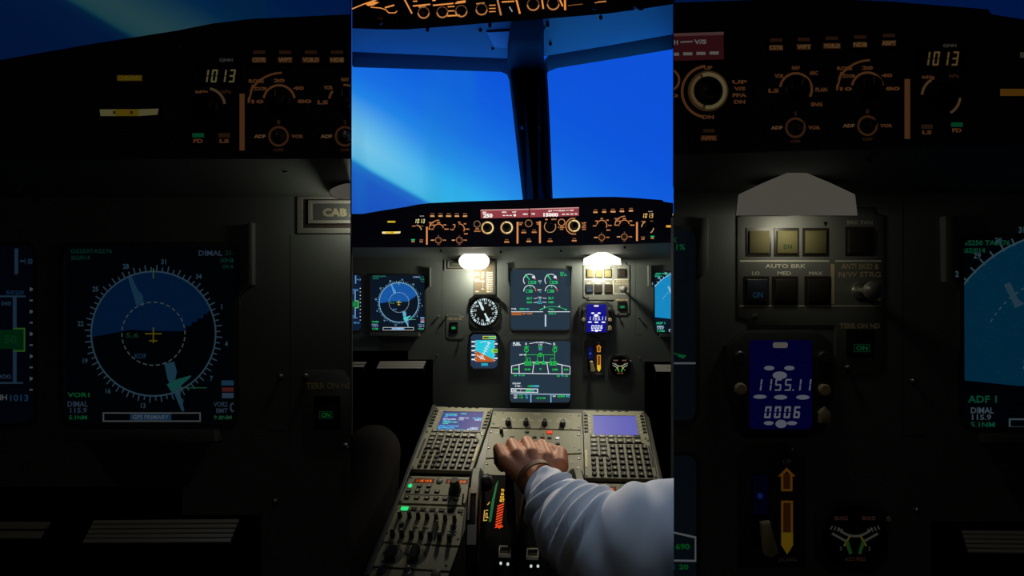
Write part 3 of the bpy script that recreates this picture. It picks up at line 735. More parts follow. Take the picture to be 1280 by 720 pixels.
def brake_gauge(S, label):
    u, v = 774.4, 457.6
    t = thing('brake_pressure_gauge', label, 'gauge', S.p(u, v))
    b = MB(); b.prism(S, cham(759.8, 443, 788, 472, 5.6), -.5, 2.4, 'bezel_paint', .6); b.build('case', t)
    b = MB(); b.lathe(S, u, v, [(12.6, 2.2), (12.6, 3.2), (11.8, 3.3), (11.6, 2.7)], 'soft_black', 36); d = b.build('dial_face', t)
    def f(m):
        w = LIT(S, (150, 152, 140)); g = LIT(S, (70, 150, 60)); y = LIT(S, (190, 180, 60))
        m.arc(S, u, v-9, 8.0, 8.9, 128, 232, 3.4, 3.4, w, 14)
        for sx in (-1, 1):
            m.line(S, [(u+sx*8.6, v-1.4), (u+sx*3.6, v+1.4), (u+sx*2, v+6)], .9, 3.4, w); m.line(S, [(u+sx*3, v+2), (u+sx*1.9, v+5.6)], 1.3, 3.5, g); m.line(S, [(u+sx*2.2, v-.4), (u+sx*4.2, v+3)], .7, 3.5, y)
            for q in range(4): m.line(S, [(u+sx*(5+q*1.3), v-3.2-q*.4), (u+sx*(5.6+q*1.3), v-2.2-q*.4)], .5, 3.4, w)
            m.text(S, 'BRAKES', u+sx*5.4-2.6, v-8.4, u+sx*5.4+2.6, v-6.8, 3.4, LIT(S, (130, 90, 80)))
            m.textc(S, '3', u+sx*5.6, v+4.4, 1.6, 3.4, w)
        m.text(S, 'ACCU PRESS', u-4, v+7.6, u+4, v+9.2, 3.4, LIT(S, (120, 80, 50)))
    sub(S, 'scale', d, f)
    b = MB(); b.lathe(S, 787.8, 450.6, [(1.0, 1), (1.0, 3)], 'white_paint', 10); b.build('screw', t)

def lever_tray(S, poly_top, front, label, name='fold_out_tray', stripes=5):
    """ridged lid of a tray that sticks out towards the seat; the underside and front stay black"""
    (a, b, c, d) = poly_top      # tl, tr, br, bl
    t = thing(name, label, 'tray', S.p((a[0]+b[0])/2, b[1]))
    n = stripes; m = MB()
    for k in range(n):
        q0, q1 = k/n, (k+.72)/n
        e = lambda p0, p1, q: (p0[0]+(p1[0]-p0[0])*q, p0[1]+(p1[1]-p0[1])*q)
        h0, h1 = 22*q0, 22*q1
        l0, r0, l1, r1 = e(a, d, q0), e(b, c, q0), e(a, d, q1), e(b, c, q1)
        P = [S.q(*l0, h0), S.q(*r0, h0), S.q(*r1, h1), S.q(*l1, h1)]
        Q = [p-Vector((0, 0, .003)) for p in P]
        m.rings([Q, P], 'tray_grey')
    m.build('ridged_lid', t)
    m = MB(); k = .4
    P = [S.q(a[0], a[1]+k, 0), S.q(b[0], b[1]+k, 0), S.q(c[0], c[1]+k, 22), S.q(d[0], d[1]+k, 22)]
    Q = [S.q(a[0]+3, front, 0), S.q(b[0]-1, front, 0), S.q(c[0]+4, front, 16), S.q(d[0]-2, front, 16)]
    m.rings([Q, P], 'soft_black'); m.build('tray_body', t)
# ---------------------------------------------------------------- glareshield and its control panels
TOPLINE = [(380, 279), (425, 272.4), (438, 270), (476, 263.4), (508, 258.4), (522, 255.6), (537, 253.8), (576, 252), (620, 250.6), (660, 249.3), (704, 247.4), (740, 246.2), (768, 246), (790, 247), (828, 250), (829.5, 252), (842, 254), (870, 259), (900, 264)]
def at_line(L, u):
    for (a, b), (c, d) in zip(L[:-1], L[1:]):
        if a <= u <= c: return b+(d-b)*(u-a)/(c-a)
    return L[0][1] if u < L[0][0] else L[-1][1]
BOTLINE = [(380, 309.4), (576, 309), (620, 308.6), (704, 307.4), (842, 303.2), (900, 301)]
def glareshield(k, u0, u1, label):
    S, P = SG[k], SP[k]
    t = thing('glareshield', label, 'glareshield', S.p((u0+u1)/2, 300))
    us = sorted(set([u0, u1]+[a for a, b in TOPLINE if u0 < a < u1]))
    m = MB()
    front_t = [S.p(u, at_line(TOPLINE, u)) for u in us]; front_b = [S.p(u, at_line(BOTLINE, u)) for u in us]
    back_t = [P.q(u, at_line(TOPLINE, u)+3, 4) for u in us]; back_b = [P.q(u, 313, 4) for u in us]
    m.rings([front_b, front_t, back_t, back_b], 'glare_black', False, False, closed=False)
    n = len(us)
    for i in (0, n-1): m.add([front_b[i], front_t[i], back_t[i], back_b[i]], [(0, 1, 2, 3)], 'glare_black')
    m.add(back_b+front_b, [(i, i+1, n+i+1, n+i) for i in range(n-1)], 'glare_black')
    m.build('hood', t, smooth=False)
    m = MB()
    bt = [P.q(u, 313.5, 3) for u in us]; lo = [P.q(u, 322.5 if u < 640 else 321, 7) for u in us]; lb = [P.q(u, 324 if u < 640 else 322.5, 0) for u in us]; fb = [S.q(u, at_line(BOTLINE, u)+.2, -2) for u in us]
    m.rings([fb, lo, lb, bt], 'panel_paint', False, False, closed=False)
    for i in (0, n-1): m.add([fb[i], lo[i], lb[i], bt[i]], [(0, 1, 2, 3)], 'panel_paint')
    m.add(bt+fb, [(i, i+1, n+i+1, n+i) for i in range(n-1)], 'panel_paint')
    m.build('underside_lip', t, smooth=False)
    for u, v in ((508.5, 265), (824.5, 257.2)):
        if u0 < u < u1: screw(S, u, v, .8, t, .1)
    for u, v in ((551, 313.2), (626, 315), (701, 313.6), (781, 309.3)):
        if u0 < u < u1:
            b = MB(); q = S.q(u, v, -10-2*(v-309)); c = type('F', (), {'p': lambda s, x, y, h=0: q+Vector((x*.0019, -y*.0019*.7+.0-h*.001, -y*.0019*.7-h*.001))})()
            b.lathe(c, 0, 0, [(1.3, -1), (1.3, 1.2)], 'soft_black', 12); b.build('fixing', t)
    return t

def word(m, S, t, u, v, w, hgt, mt, h=.3): m.text(S, t, u-w/2, v-hgt/2, u+w/2, v+hgt/2, h, mt, .05)

def efis(S, left, label):
    """side control panel of the glareshield: pressure window and knob, five option buttons, two selectors, two toggles"""
    o, d, y = LIT(S, (214, 138, 84)), LIT(S, (120, 78, 56)), LIT(S, (236, 180, 116))
    if left:
        dig, qnh, bar = (517.4, 273.9, 531.4, 279), (524.5, 269.4, 530, 271), (532.6, 283.4, 534.6, 305.8)
        bk, arcs, gb = (519.7, 288.4, 5.2), ((10, 82),), ((516.6, 300.6, True), (526.9, 300.6, False))
        btn = [(540.7, 269.2), (550.9, 269.2), (561, 269.2), (571.3, 269.2), (581.5, 269.2)]
        rng, mode, tg = (548.2, 286.2), (574.2, 286.2), ((548, 300.2), (574.2, 300.2))
        blabs = ((517.7, 282.8), (527.4, 282.6)); x0, x1 = 512, 588
        P = [(x0, 262.5), (x1, 262.5), (x1, 307.6), (x0, 307.8)]
    else:
        dig, qnh, bar = (801.6, 266.8, 816.6, 272.4), (810, 263.6, 815.6, 265.4), (795, 277.6, 797.2, 301.2)
        bk, arcs, gb = (809.4, 284.4, 5.6), ((-85, -30), (95, 150)), ((803.4, 297.2, False), (815.2, 296.4, True))
        btn = [(744, 264.4), (754.9, 264.1), (765.9, 263.7), (777, 263.2), (788.3, 262.6)]
        mode, rng, tg = (752.2, 281.6), (780.4, 281.2), ((752, 296.8), (780.4, 296))
        blabs = ((804.4, 277), (814.6, 276.4)); x0, x1 = 736, 821
        P = [(x0, 257), (x1, 256), (x1, 301.6), (x0, 304.4)]
    t = thing('flight_control_panel', label, 'control panel', S.p((x0+x1)/2, 285))
    b = MB(); b.prism(S, P, -.5, .15, 'glare_black', .1); b.build('face_plate', t)
    b = MB(); b.prism(S, [(dig[0]-2, dig[1]-1.6), (dig[2]+2, dig[1]-1.6), (dig[2]+2, dig[3]+1.4), (dig[0]-2, dig[3]+1.4)], 0, .4, 'soft_black'); sc = b.build('pressure_window', t)
    sub(S, 'digits', sc, lambda m: m.seg(S, '1013', *dig, .6, LIT(S, (240, 226, 160) if left else (238, 190, 110)), None, .14))
    m = MB()
    word(m, S, 'QNH', (qnh[0]+qnh[2])/2, (qnh[1]+qnh[3])/2, 5.4, 1.5, LIT(S, (150, 140, 130)))
    m.rect(S, *bar, .3, o)
    word(m, S, 'inHg', *blabs[0], 5, 1.7, o); word(m, S, 'hPa', *blabs[1], 4, 1.4, d)
    for a0, a1 in arcs: m.arc(S, *bk[:2], bk[2]+1.4, bk[2]+2.4, a0, a1, .3, .3, LIT(S, (205, 160, 110)), 12)
    u, v = rng
    m.arc(S, u, v, 5.7, 6.6, -80, 80, .3, .3, o, 20)
    m.arc(S, u+1, v+3, 13.6, 14.4, -62, 0, .3, .3, o, 12); m.line(S, [(u-11.9, v-1), (u-12, v+.4), (u-10.4, v-6)], .8, .3, o)
    for (x, y_), s, w in zip(((-9, -7.8), (0, -8), (7.6, -5), (10, .2), (-8.5, .3), (-7.5, -4.8)), ('ROSE', '20', '40', '80', '10', 'ZOOM'), (6, 4.4, 4.4, 5.6, 4.8, 5)):
        word(m, S, s, u+x, v+y_, w, 1.5, o)
    u, v = mode
    m.arc(S, u, v, 5.8, 6.7, -6, 118, .3, .3, o, 20); m.arc(S, u, v, 5.8, 6.7, -82, -52, .3, .3, o, 6)
    if not left: m.arc(S, u, v, 5.8, 6.7, -60, 0, .3, .3, o, 10)
    for (x, y_), s, w in zip(((-8.8, .6), (-6.6, -5.2), (0, -8.4), (7, -6.4), (10, .2), (8.2, 6)), ('LS', 'VOR', 'NAV', 'ARC', 'PLAN', 'ENG'), (4.2, 3.6, 3.2, 3.4, 4.6, 4.4)):
        word(m, S, s, u+x, v+y_, w, 1.6, o)
    for i, (u, v) in enumerate(tg):
        m.arc(S, u, v, 3.2, 4.1, 0, 360, .3, .3, LIT(S, (160, 100, 62)), 24)
        word(m, S, 'ADF', u-7.4, v, 4.6, 1.4, y); word(m, S, 'VOR', u+7.4, v, 4.8, 1.4, o); word(m, S, str(1+i if left else 2-i), u, v-5.6, 1.2, 1.6, d); word(m, S, 'OFF', u, v+5.4, 4, 1.2, d)
    m.build('lettering', t)
    for (u, v), s, g in zip(btn, ('CSTR', 'WPT', 'VOR.D', 'NDB', 'ARPT'), range(5)):
        b = MB(); b.box(S, u-3.6, v-3.4, u+3.6, v+3.6, .1, 1.6, 'soft_black', .3); k = b.build('push_button', t)
        if k: sub(S, 'button_light', k, lambda m: (m.rect(S, u-2.4, v-2.5, u+2.4, v-1.1, 1.7, LIT(S, (112, 72, 50))), m.rect(S, u-(3.4 if g == 2 else 2.8), v+.1, u+(3.4 if g == 2 else 2.8), v+2.3, 1.65, LIT(S, (150, 92, 52))), word(m, S, s, u, v+1.2, 5.4 if g != 2 else 6.4, 1.7, y, 1.75)))
    for u, v, on in gb:
        b = MB(); b.box(S, u-2.9, v-2, u+2.9, v+3, .1, 1.2, 'soft_black', .2); k = b.build('push_button', t)
        if k: sub(S, 'button_light', k, lambda m: (m.rect(S, u-2.3, v-1.5, u+2.3, v+.2, 1.3, LIT(S, (25, 180, 110)) if on else LIT(S, (120, 76, 54))), word(m, S, 'FD' if on else 'LS', u, v+1.6, 3.8, 1.6, o, 1.3)))
    knob(S, bk[0], bk[1], bk[2], t, .1, 7)
    knob(S, rng[0], rng[1], 4.9, t, .1, 7, 0); knob(S, mode[0], mode[1], 4.9, t, .1, 7, 0 if left else 20)
    for u, v in tg:
        b = MB(); b.lathe(S, u, v, [(2.6, .1), (2.6, .8), (1, 1.2), (.9, 4), (1.5, 6), (1.3, 7), (.5, 7.4)], 'screw_steel', 14); b.build('toggle_switch', t)

def warning_lights(S, label):
    t = thing('warning_light_panel', label, 'warning lights', S.p(489.6, 284))
    b = MB(); b.prism(S, rrect(474, 272, 505, 296, 1.5), -.5, .15, 'glare_black', .1); b.build('face_plate', t)
    y, w = LIT(S, (226, 190, 50)), LIT(S, (236, 222, 150))
    b = MB(); b.box(S, 483.6, 275.4, 495.4, 279.2, .1, .8, 'soft_black', .2); k = b.build('caption_light', t)
    sub(S, 'button_light', k, lambda m: (m.rect(S, 484.5, 276.2, 494.5, 278.5, .9, LIT(S, (176, 140, 36))), m.text(S, 'CHRONO', 485, 276.5, 494, 278.2, 1, y, .06)))
    b = MB(); b.box(S, 476.6, 288, 502, 293.4, .1, .8, 'soft_black', .2); k = b.build('caption_light', t)
    sub(S, 'button_light', k, lambda m: (m.flat(S, [(477.7, 289.7), (484, 289.6), (484, 292.3), (478, 292.3)], .9, w), m.rect(S, 484, 289.6, 493, 292.3, .9, y), m.flat(S, [(493, 289.6), (501, 289.4), (500.4, 291.8), (493, 292.3)], .9, w), m.rect(S, 483, 290.3, 484, 291.6, 1, LIT(S, (120, 90, 20))), m.rect(S, 489.7, 290.3, 490.8, 291.6, 1, LIT(S, (120, 90, 20)))))
def warning_lights_right(S, label):
    t = thing('warning_light_panel', label, 'warning lights', S.p(846, 276))
    b = MB(); b.prism(S, rrect(829, 262, 861, 289, 1.5), -.5, .15, 'glare_black', .1); b.build('face_plate', t)
    o = LIT(S, (214, 146, 48))
    for v0, v1, u0, c in ((281.6, 284.4, 832.4, o), (267.2, 269.4, 840.2, LIT(S, (150, 140, 120)))):
        b = MB(); b.box(S, u0-1, v0-.8, 859, v1+.8, .1, .8, 'soft_black', .2); k = b.build('caption_light', t)
        if k: sub(S, 'button_light', k, lambda m: m.rect(S, u0, v0, 858, v1, .9, c))

def flight_control_unit(S, label):
    t = thing('autopilot_panel', label, 'control panel', S.p(661, 283))
    b = MB(); b.prism(S, [(590, 256), (734, 250.6), (734, 305.4), (590, 307.4)], -.5, .15, 'glare_black', .1); b.build('face_plate', t)
    b = MB(); b.flat(S, [(600.6, 256.8), (724, 252.4), (724, 253.2), (600.6, 257.6)], .4, 'bezel_paint'); b.build('trim_line', t)
    o, d, y = LIT(S, (214, 138, 84)), LIT(S, (120, 78, 56)), LIT(S, (236, 180, 116))
    w = LIT(S, (255, 246, 240)); bg = LIT(S, (142, 60, 68)); hi = LIT(S, (206, 150, 148))
    for quad, top in (([(600.6, 262.2), (661.2, 260.9), (661.2, 272), (601, 273.2)], 0), ([(662.1, 260.8), (723.6, 259), (723.8, 270), (662.1, 272)], 1)):
        b = MB(); b.prism(S, inset(quad, -1.2), .05, .5, 'black_plastic'); b.prism(S, inset(quad, .1), .3, .8, bg, 0); sc = b.build('display_window', t)
        if not sc: continue
        (a, a_), (c, c_), (e, e_), (g, g_) = quad
        def f(m):
            m.flat(S, [(a+.3, a_+.2), (c, c_+.2), (c, c_+1.4), (a+.3, a_+1.4)], 1, hi)
            if not top:
                m.text(S, 'SPD', 603.2, 264.8, 608, 266.8, 1, w, .05); m.text(S, '250', 604, 267, 615.8, 272.4, 1, w, .05); m.text(S, 'HDG', 627.4, 264.4, 633, 266.3, 1, w, .05); m.text(S, 'LAT', 640.4, 264.2, 645.4, 266, 1, w, .05)
                for q in (628.4, 632.6, 636.8): m.rect(S, q, 269, q+3, 270, 1, w)
                m.flat(S, circ(643.4, 269.2, 1.6, 14), 1, w); m.text(S, 'HDG', 653.6, 266.8, 659.4, 268.8, 1, w, .05)
            else:
                m.text(S, 'V/S', 664, 266.4, 668.6, 268.6, 1, w, .05); m.text(S, 'ALT', 685, 262.9, 690, 264.9, 1, w, .05); m.line(S, [(691.4, 263.5), (697, 263.3)], .6, 1, w); m.text(S, 'LVL/CH', 697.8, 262.4, 705.6, 264.3, 1, w, .05); m.line(S, [(706.8, 263.2), (711, 263)], .6, 1, w); m.text(S, 'V/S', 711.8, 262.2, 716.8, 264, 1, w, .05)
                m.text(S, '15000', 679.2, 266.2, 697.6, 271, 1, w, .05)
                for q in (702.4, 707.6, 712.8, 718): m.rect(S, q, 267.4-(q-702)*.03, q+3.6, 268.6-(q-702)*.03, 1, w)
        sub(S, 'digits', sc, f)
    def f(m):
        m.rect(S, 645.8, 277.4, 648, 304.4, .3, o); m.rect(S, 673.8, 276.4, 676, 304, .3, o)
        for x, yv, s, wd in ((651, 278.6, 'LOC', 5.4), (650.4, 280.8, 'AP', 4), (672.4, 278, 'AP', 5.4), (673, 280.2, 'FD', 3.8), (596.6, 286.2, 'SPD', 4.8), (596.6, 289, 'MACH', 7.6), (701.8, 284.2, '100', 8), (702, 286.6, '1000', 4), (730, 278.8, 'UP', 6), (730, 281.4, 'V/S', 4.6), (730, 284, 'FPA', 5.6), (730, 286.6, 'DN', 4.4), (683, 274.4, '-', 3), (692.4, 274.2, 'METRIC', 6.4), (717.6, 273.2, 'UP', 3.4), (717.6, 292.6, 'DN', 4.6)):
            word(m, S, s, x, yv, wd, 1.5, o)
        m.arc(S, 717.4, 282.6, 9.6, 10.6, 190, 355, .3, .3, o, 24)
        m.arc(S, 596.4, 280.2, 3.6, 4.3, 0, 360, .3, .3, LIT(S, (150, 120, 96)), 24); m.arc(S, 702, 278, 3.7, 4.6, 0, 360, .3, .3, o, 24); m.arc(S, 660.8, 279.2, 3.8, 4.7, 0, 360, .3, .3, LIT(S, (160, 110, 76)), 24)
        m.arc(S, 687.6, 283.4, 6.6, 7.6, 60, 320, .3, .3, LIT(S, (176, 132, 92)), 24)
    sub(S, 'lettering', t, f)
    for u, v, r, full in ((609.4, 284.8, 6.2, 1), (633.4, 284.6, 6.2, 1), (687.6, 283.2, 5.4, 0), (717.5, 282.4, 6.0, 1)):
        k = knob(S, u, v, r*.78, t, .1, 7.5)
        if k and full:
            b = MB(); b.arc(S, u, v, r+.0, r+1.9, 0, 360, .1, 1.0, LIT(S, (150, 112, 72)), 36); b.build('lit_ring', k)
            b = MB(); b.arc(S, u, v, r-.2, r+1.2, -20, 190, .9, 1.3, LIT(S, (250, 226, 160)), 24); b.arc(S, u, v, r-.2, r+1.0, 200, 330, .9, 1.2, LIT(S, (226, 184, 116)), 18); b.build('ring_glow', k)
    for u, v, r in ((596.4, 280.2, 3.1), (660.8, 279.2, 3.3), (702, 278, 3.2)):
        knob(S, u, v, r, t, .1, 5)
    for u, v, s in ((633.4, 301.4, 'EXPED'), (654.6, 289.6, 'AP1'), (667.6, 289.2, 'AP2'), (661, 300.6, 'A/THR'), (687.4, 300.4, 'EXPED'), (717.6, 299.8, 'APPR')):
        b = MB(); b.box(S, u-4, v-3, u+4, v+3.2, .1, 1.5, 'soft_black', .3); k = b.build('push_button', t)
        if k: sub(S, 'button_light', k, lambda m: (m.rect(S, u-2.3, v-2.3, u+2.3, v-.9, 1.6, LIT(S, (104, 68, 50))), m.rect(S, u-3.2, v+.2, u+3.2, v+2.3, 1.55, LIT(S, (140, 86, 50))), word(m, S, s, u, v+1.3, 6, 1.6, y if s in ('A/THR',) else o, 1.65)))

def flood_lamp(k, u, v, w, hgt, label, peaked, energy, glow):
    """flood lamp under the glareshield: dark shroud, bright lens spread to its glare, and the light it throws on the panel below"""
    S = SP[k]
    t = thing('flood_lamp', label, 'lamp', S.q(u, v, 12))
    if peaked:
        P = [(u-w/2, v+hgt*.55), (u-w/2+1, v+.5), (u-w*.28, v-hgt*.25), (u-w*.08, v-hgt*.5), (u+w*.08, v-hgt*.5), (u+w*.28, v-hgt*.25), (u+w/2-1, v+.5), (u+w/2, v+hgt*.55)]
    else:
        P = [(u+w/2*math.cos(R(a))*(1 if math.cos(R(a)) > 0 else 1.15), v+hgt/2*math.sin(R(a))*(1+.12*math.sin(3*R(a)))) for a in range(0, 360, 15)]
    H0, H1 = 22, 34
    m = MB()
    m.rings([[S.q(a, b, H0) for a, b in P], [S.q(a, b, H1) for a, b in P], [S.q(a, b, H1+1.5) for a, b in inset(P, 1.6)]], lit((255, 248, 226), S.dim, 1.6 if k == 'c' else .8), True, True)
    m.build('lens', t)  # outline swollen to take in the glare and lit patch round the lamp
    m = MB(); m.rings([[S.q(a, b, 12) for a, b in inset(P, -.3)], [S.q(a, b, H0+.3) for a, b in inset(P, -.3)]], 'bezel_paint'); m.build('housing', t)
    up = Vector((0, 0, 0))
    for kind, pw, way in (('POINT', energy[0], 0), ('SPOT', energy[1], 0), ('SPOT', energy[1]*1.3, 1)):
        if not pw: continue
        L = bpy.data.lights.new('flood_lamp_light', kind); L.energy = pw; L.color = (1, .93, .72); L.shadow_soft_size = .008
        o = bpy.data.objects.new('flood_lamp_light', L); COL.objects.link(o); o.parent = t
        o.location = S.q(u, v+hgt*.5+(4 if kind == 'POINT' else 3), 22 if kind == 'POINT' else H1+14)-t.location
        if kind == 'SPOT': L.spot_size = R(58); L.spot_blend = 1.0; L.shadow_soft_size = .02; o.rotation_euler = (R(-8), 0, 0)   # down along the pedestal
        if way: L.spot_size = R(54); L.color = (1, .80, .56); o.rotation_euler = (Vector((.03, .74, ZC-.25))-S.q(u, v+hgt*.5+3, H1+14)).to_track_quat('-Z', 'Y').to_euler()   # back over the levers
    return t
# ---------------------------------------------------------------- instrument panels (one per bank)
def panel_body(k, u0, u1, label, screws, lower=True):
    S = SP[k]
    t = thing('instrument_panel', label, 'instrument panel', S.p((u0+u1)/2, 400))
    xs = [u0]+[x for x in (510, 541, 790, 805.6) if u0 < x < u1]+[u1]
    def low(u): return 438.5 if u < 510 else 449.5 if u < 541 else 560 if u < 790 else (530 if k == 'c' else 640) if u < 805.6 else 452
    m = MB()
    top = 298
    for a, b in zip(xs[:-1], xs[1:]):
        v1 = low((a+b)/2)
        if k == 'l' and v1 > 540: v1 = 640
        m.prism(S, [(a, top), (b, top), (b, v1), (a, v1)], -12, 0, 'panel_paint')
    m.build('panel_face', t)
    m = MB(); m.prism(S, [(u0, top), (u1, top), (u1, 720 if k == 'c' else 930), (u0, 720 if k == 'c' else 930)], -34 if k == 'c' else -24, -28 if k == 'c' else -18, 'soft_black'); m.build('back_board', t)
    for u, v in screws: stud(S, u, v, 1.4, t)
    return t, S
def bracket(S, t, poly, h=3, mat='panel_paint', name='side_bracket'):
    m = MB(); m.prism(S, poly, -.3, h, mat, .2); return m.build(name, t)

def left_side(k, full):
    """what the panel carries left of the engine display"""
    S = SP[k]; n = NAMES[k]
    t, _ = panel_body(k, 436 if k == 'c' else 385, 846 if k == 'c' else 577, n['panel'], [(548.9, 395), (546.8, 444)]+([(797.9, 396.6), (799.3, 447.3)] if k == 'c' else []))
    bracket(S, t, [(537.2, 334.6), (538.8, 334.6), (538.8, 358.8), (537.6, 358.8), (533.4, 362.6), (533, 361.4), (537.2, 357.6)], 5)
    bracket(S, t, [(463, 415.6), (525, 415.6), (525.8, 419.6), (524, 420.2), (463.4, 419.4)], 3.5, name='ledge')
    m = MB(); m.rect(S, 523.6, 415.4, 525.6, 419.8, 3.7, 'tray_grey'); m.build('ledge_end', t)
    bracket(S, t, [(471, 420.4), (522, 420.4), (512.4, 438), (485, 438)], 1.2, 'bezel_paint', 'lower_trapezoid')  # last one: darker trapezoid under the ledge
    m = MB(); m.rect(S, 552.4, 339, 552.7, 449, .1, 'bezel_paint'); m.rect(S, 544, 416.2, 550.6, 416.6, .1, 'soft_black'); m.build('seam', t)
    flight_display(S, n['pfd']); nav_display(S, n['nd']); terrain_switch(S, n['terr']); warning_placard(S, n['plac'])
    lever_tray(S, ((475, 451.6), (532.4, 451.2), (528.6, 460.6), (470.4, 460.8)), 474, n['tray'])
    lever_tray(S, ((400, 452.2), (458, 452.2), (453.4, 459.6), (395, 459.6)), 474, n['tray2'], stripes=2)
    return t
def right_side(k, t=None):
    S = SP[k]; n = NAMES[k]
    if t is None:
        t, _ = panel_body(k, 703, 900, n['panel'], [(797.9, 396.6), (799.3, 447.3)])
    bracket(S, t, [(809, 332), (812.8, 332), (812.8, 356), (816.4, 360), (815.8, 361), (809.4, 357.6)], 5)
    bracket(S, t, [(824, 417), (886, 417), (886, 420.4), (824, 420.6)], 3.5, name='ledge')
    bracket(S, t, [(825.6, 420.6), (884, 420.6), (874, 450), (842, 450)], 1.2, 'bezel_paint', 'lower_trapezoid')  # darker trapezoid under this ledge too
    m = MB(); m.rect(S, 794.2, 326, 794.6, 420, .1, 'bezel_paint'); m.rect(S, 795, 418.2, 803.4, 418.6, .1, 'soft_black'); m.build('seam', t)
    bracket(S, t, [(714.6, 332.6), (717, 332.6), (717, 352.6), (714.6, 355.6), (713.2, 355)], 4)
    brake_panel(S, n['brake']); panel_clock(S, n['clock']); gear_lever(S, n['gear']); brake_gauge(S, n['bgauge']); nav_display_right(S, n['nd2'])
    lever_tray(S, ((817.6, 455.6), (884, 456.2), (886, 465.4), (820.4, 464.6)), 480, n['tray3'])
    return t

NAMES = {
 'c': dict(panel='wide grey instrument panel in the middle, lit by two flood lamps, above the pedestal',
   pfd='brightly lit half-hidden flight display at the panel edge next to the small round map display',
   nd='small bright map display with full compass circle, beside the flood-lit placard and the pilot knee',
   terr='small lit-panel switch plate with green ON button, between map display and white-needle dial',
   plac='framed placard half washed out by the glare of the flood lamp above the dial',
   tray='bright ridged grey tray lid below the small map display, above the pilot knee',
   tray2='short dark grey tray lid beside the ridged lid, below the half-hidden bright flight display',
   brake='small grey brake panel of square buttons under the brightest flood lamp',
   clock='small bright blue-lit panel clock reading 1155.11 above the short gear lever',
   gear='small landing gear lever with amber arrow scale under the bright blue clock',
   bgauge='small octagonal brake pressure gauge beside the amber-arrowed gear lever over the pedestal',
   nd2='narrow visible strip of bright blue arc map display above the white sleeve',
   tray3='short ridged grey tray lid at the panel edge above the white sleeve'),
 'l': dict(panel='large dim copy of the grey instrument panel standing close, carrying the big round compass display',
   pfd='large dim flight display with green altitude box, cut by the picture edge',
   nd='large dim map display with full compass circle, on the copied panel over the ridged tray',
   terr='large dim TERR ON ND switch plate with green button on the copied panel',
   plac='large dim double-framed placard at the panel edge, above the large TERR ON ND plate',
   tray='large dim ridged tray lid under the big round compass display',
   tray2='large dim plain tray lid under the flight display with the green altitude box',
   ),
 'r': dict(panel='large dim copy of the grey instrument panel standing close, carrying the big blue-lit clock',
   brake='large dim brake panel with three amber-tinted buttons over three dark ones and a toggle',
   clock='large dim blue-lit panel clock reading 1155.11 above the big gear lever',
   gear='large dim landing gear lever with pale handle and amber arrow scale under the big clock',
   bgauge='large dim octagonal brake pressure gauge with V-shaped scales beside the big gear lever',
   nd2='large dim blue arc map display cut by the picture edge',
   tray3='large dim ridged tray lid under the big blue arc map display'),
}

def use(k): CLIP[:] = CUTS[k]

# --- the lit bank in the middle
use('c')
pt = left_side('c', True); right_side('c', pt)
S = SP['c']
bracket(S, pt, [(632, 330), (635, 330), (635.4, 352), (637, 355), (636, 357.4), (632, 354)], 4)
m = MB(); m.rect(S, 634.6, 417, 716, 417.6, .3, 'tray_grey'); m.rect(S, 716.4, 410, 716.8, 500, .1, 'bezel_paint'); m.build('seam', pt)
engine_display(S, 'engine gauge display with four dials, upper of the two central screens')
system_display(S, 'fuel page display with green tank diagram, lower of the two central screens')
dial_instrument(S, 'round white-figured compass dial with two thick needles, under the speed card')
standby_horizon(S, 'standby horizon screen with turquoise sky and orange ground, under the round dial')
speed_card(S, 'brown speed limit card with white rows of figures, above the round dial')
glareshield('c', 432, 850, 'long black glareshield under the windscreen, with amber-lit controls across it')
G = SG['c']
efis(G, True, 'small bright amber-lit control panel with pale 1013 window, between FCU display and yellow captions')
efis(G, False, 'small bright amber-lit control panel with orange 1013 window, above the flood lamp with peaked glare')
flight_control_unit(G, 'autopilot panel with wide red-lit display reading 250 and 15000, in the middle of the glareshield')
warning_lights(G, 'small bright panel of two yellow captions at the end of the central glareshield')
warning_lights_right(G, 'bright amber caption cut off at the end of the glareshield, beyond the orange 1013 window')
flood_lamp('c', 594, 326, 36, 25, 'glaring flood lamp over the brown speed limit card', False, (.7, 4.0), None)
flood_lamp('c', 752.6, 322.6, 48, 16, 'flood lamp and its peaked glare over the small grey brake panel', True, (.85, 4.0), None)

# --- dim nearer copy of the middle bank, with the round map display
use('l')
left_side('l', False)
glareshield('l', 385, 577, 'large dim copy of the black glareshield standing close, with pale 1013 window and yellow captions')
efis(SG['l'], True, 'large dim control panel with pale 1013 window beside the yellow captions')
warning_lights(SG['l'], 'large dim panel of two yellow captions on the copied glareshield')
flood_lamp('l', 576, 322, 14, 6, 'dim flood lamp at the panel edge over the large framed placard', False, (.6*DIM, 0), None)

# --- second dim nearer copy of the middle bank, with the clock
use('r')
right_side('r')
glareshield('r', 703, 900, 'large dim copy of black glareshield standing close, with orange 1013 window and red display end')
efis(SG['r'], False, 'large dim control panel with orange 1013 window on the copied glareshield')
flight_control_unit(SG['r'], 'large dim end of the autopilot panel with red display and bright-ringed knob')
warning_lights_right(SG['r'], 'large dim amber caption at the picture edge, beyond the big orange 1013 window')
flood_lamp('r', 752.6, 322.6, 48, 16, 'dim grey flood lamp and its peaked glare over the large brake panel', True, (.5*DIM, 0), None)
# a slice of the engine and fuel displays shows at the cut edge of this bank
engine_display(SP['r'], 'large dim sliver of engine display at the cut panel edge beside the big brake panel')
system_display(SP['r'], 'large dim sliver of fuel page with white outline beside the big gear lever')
CLIP[:] = []

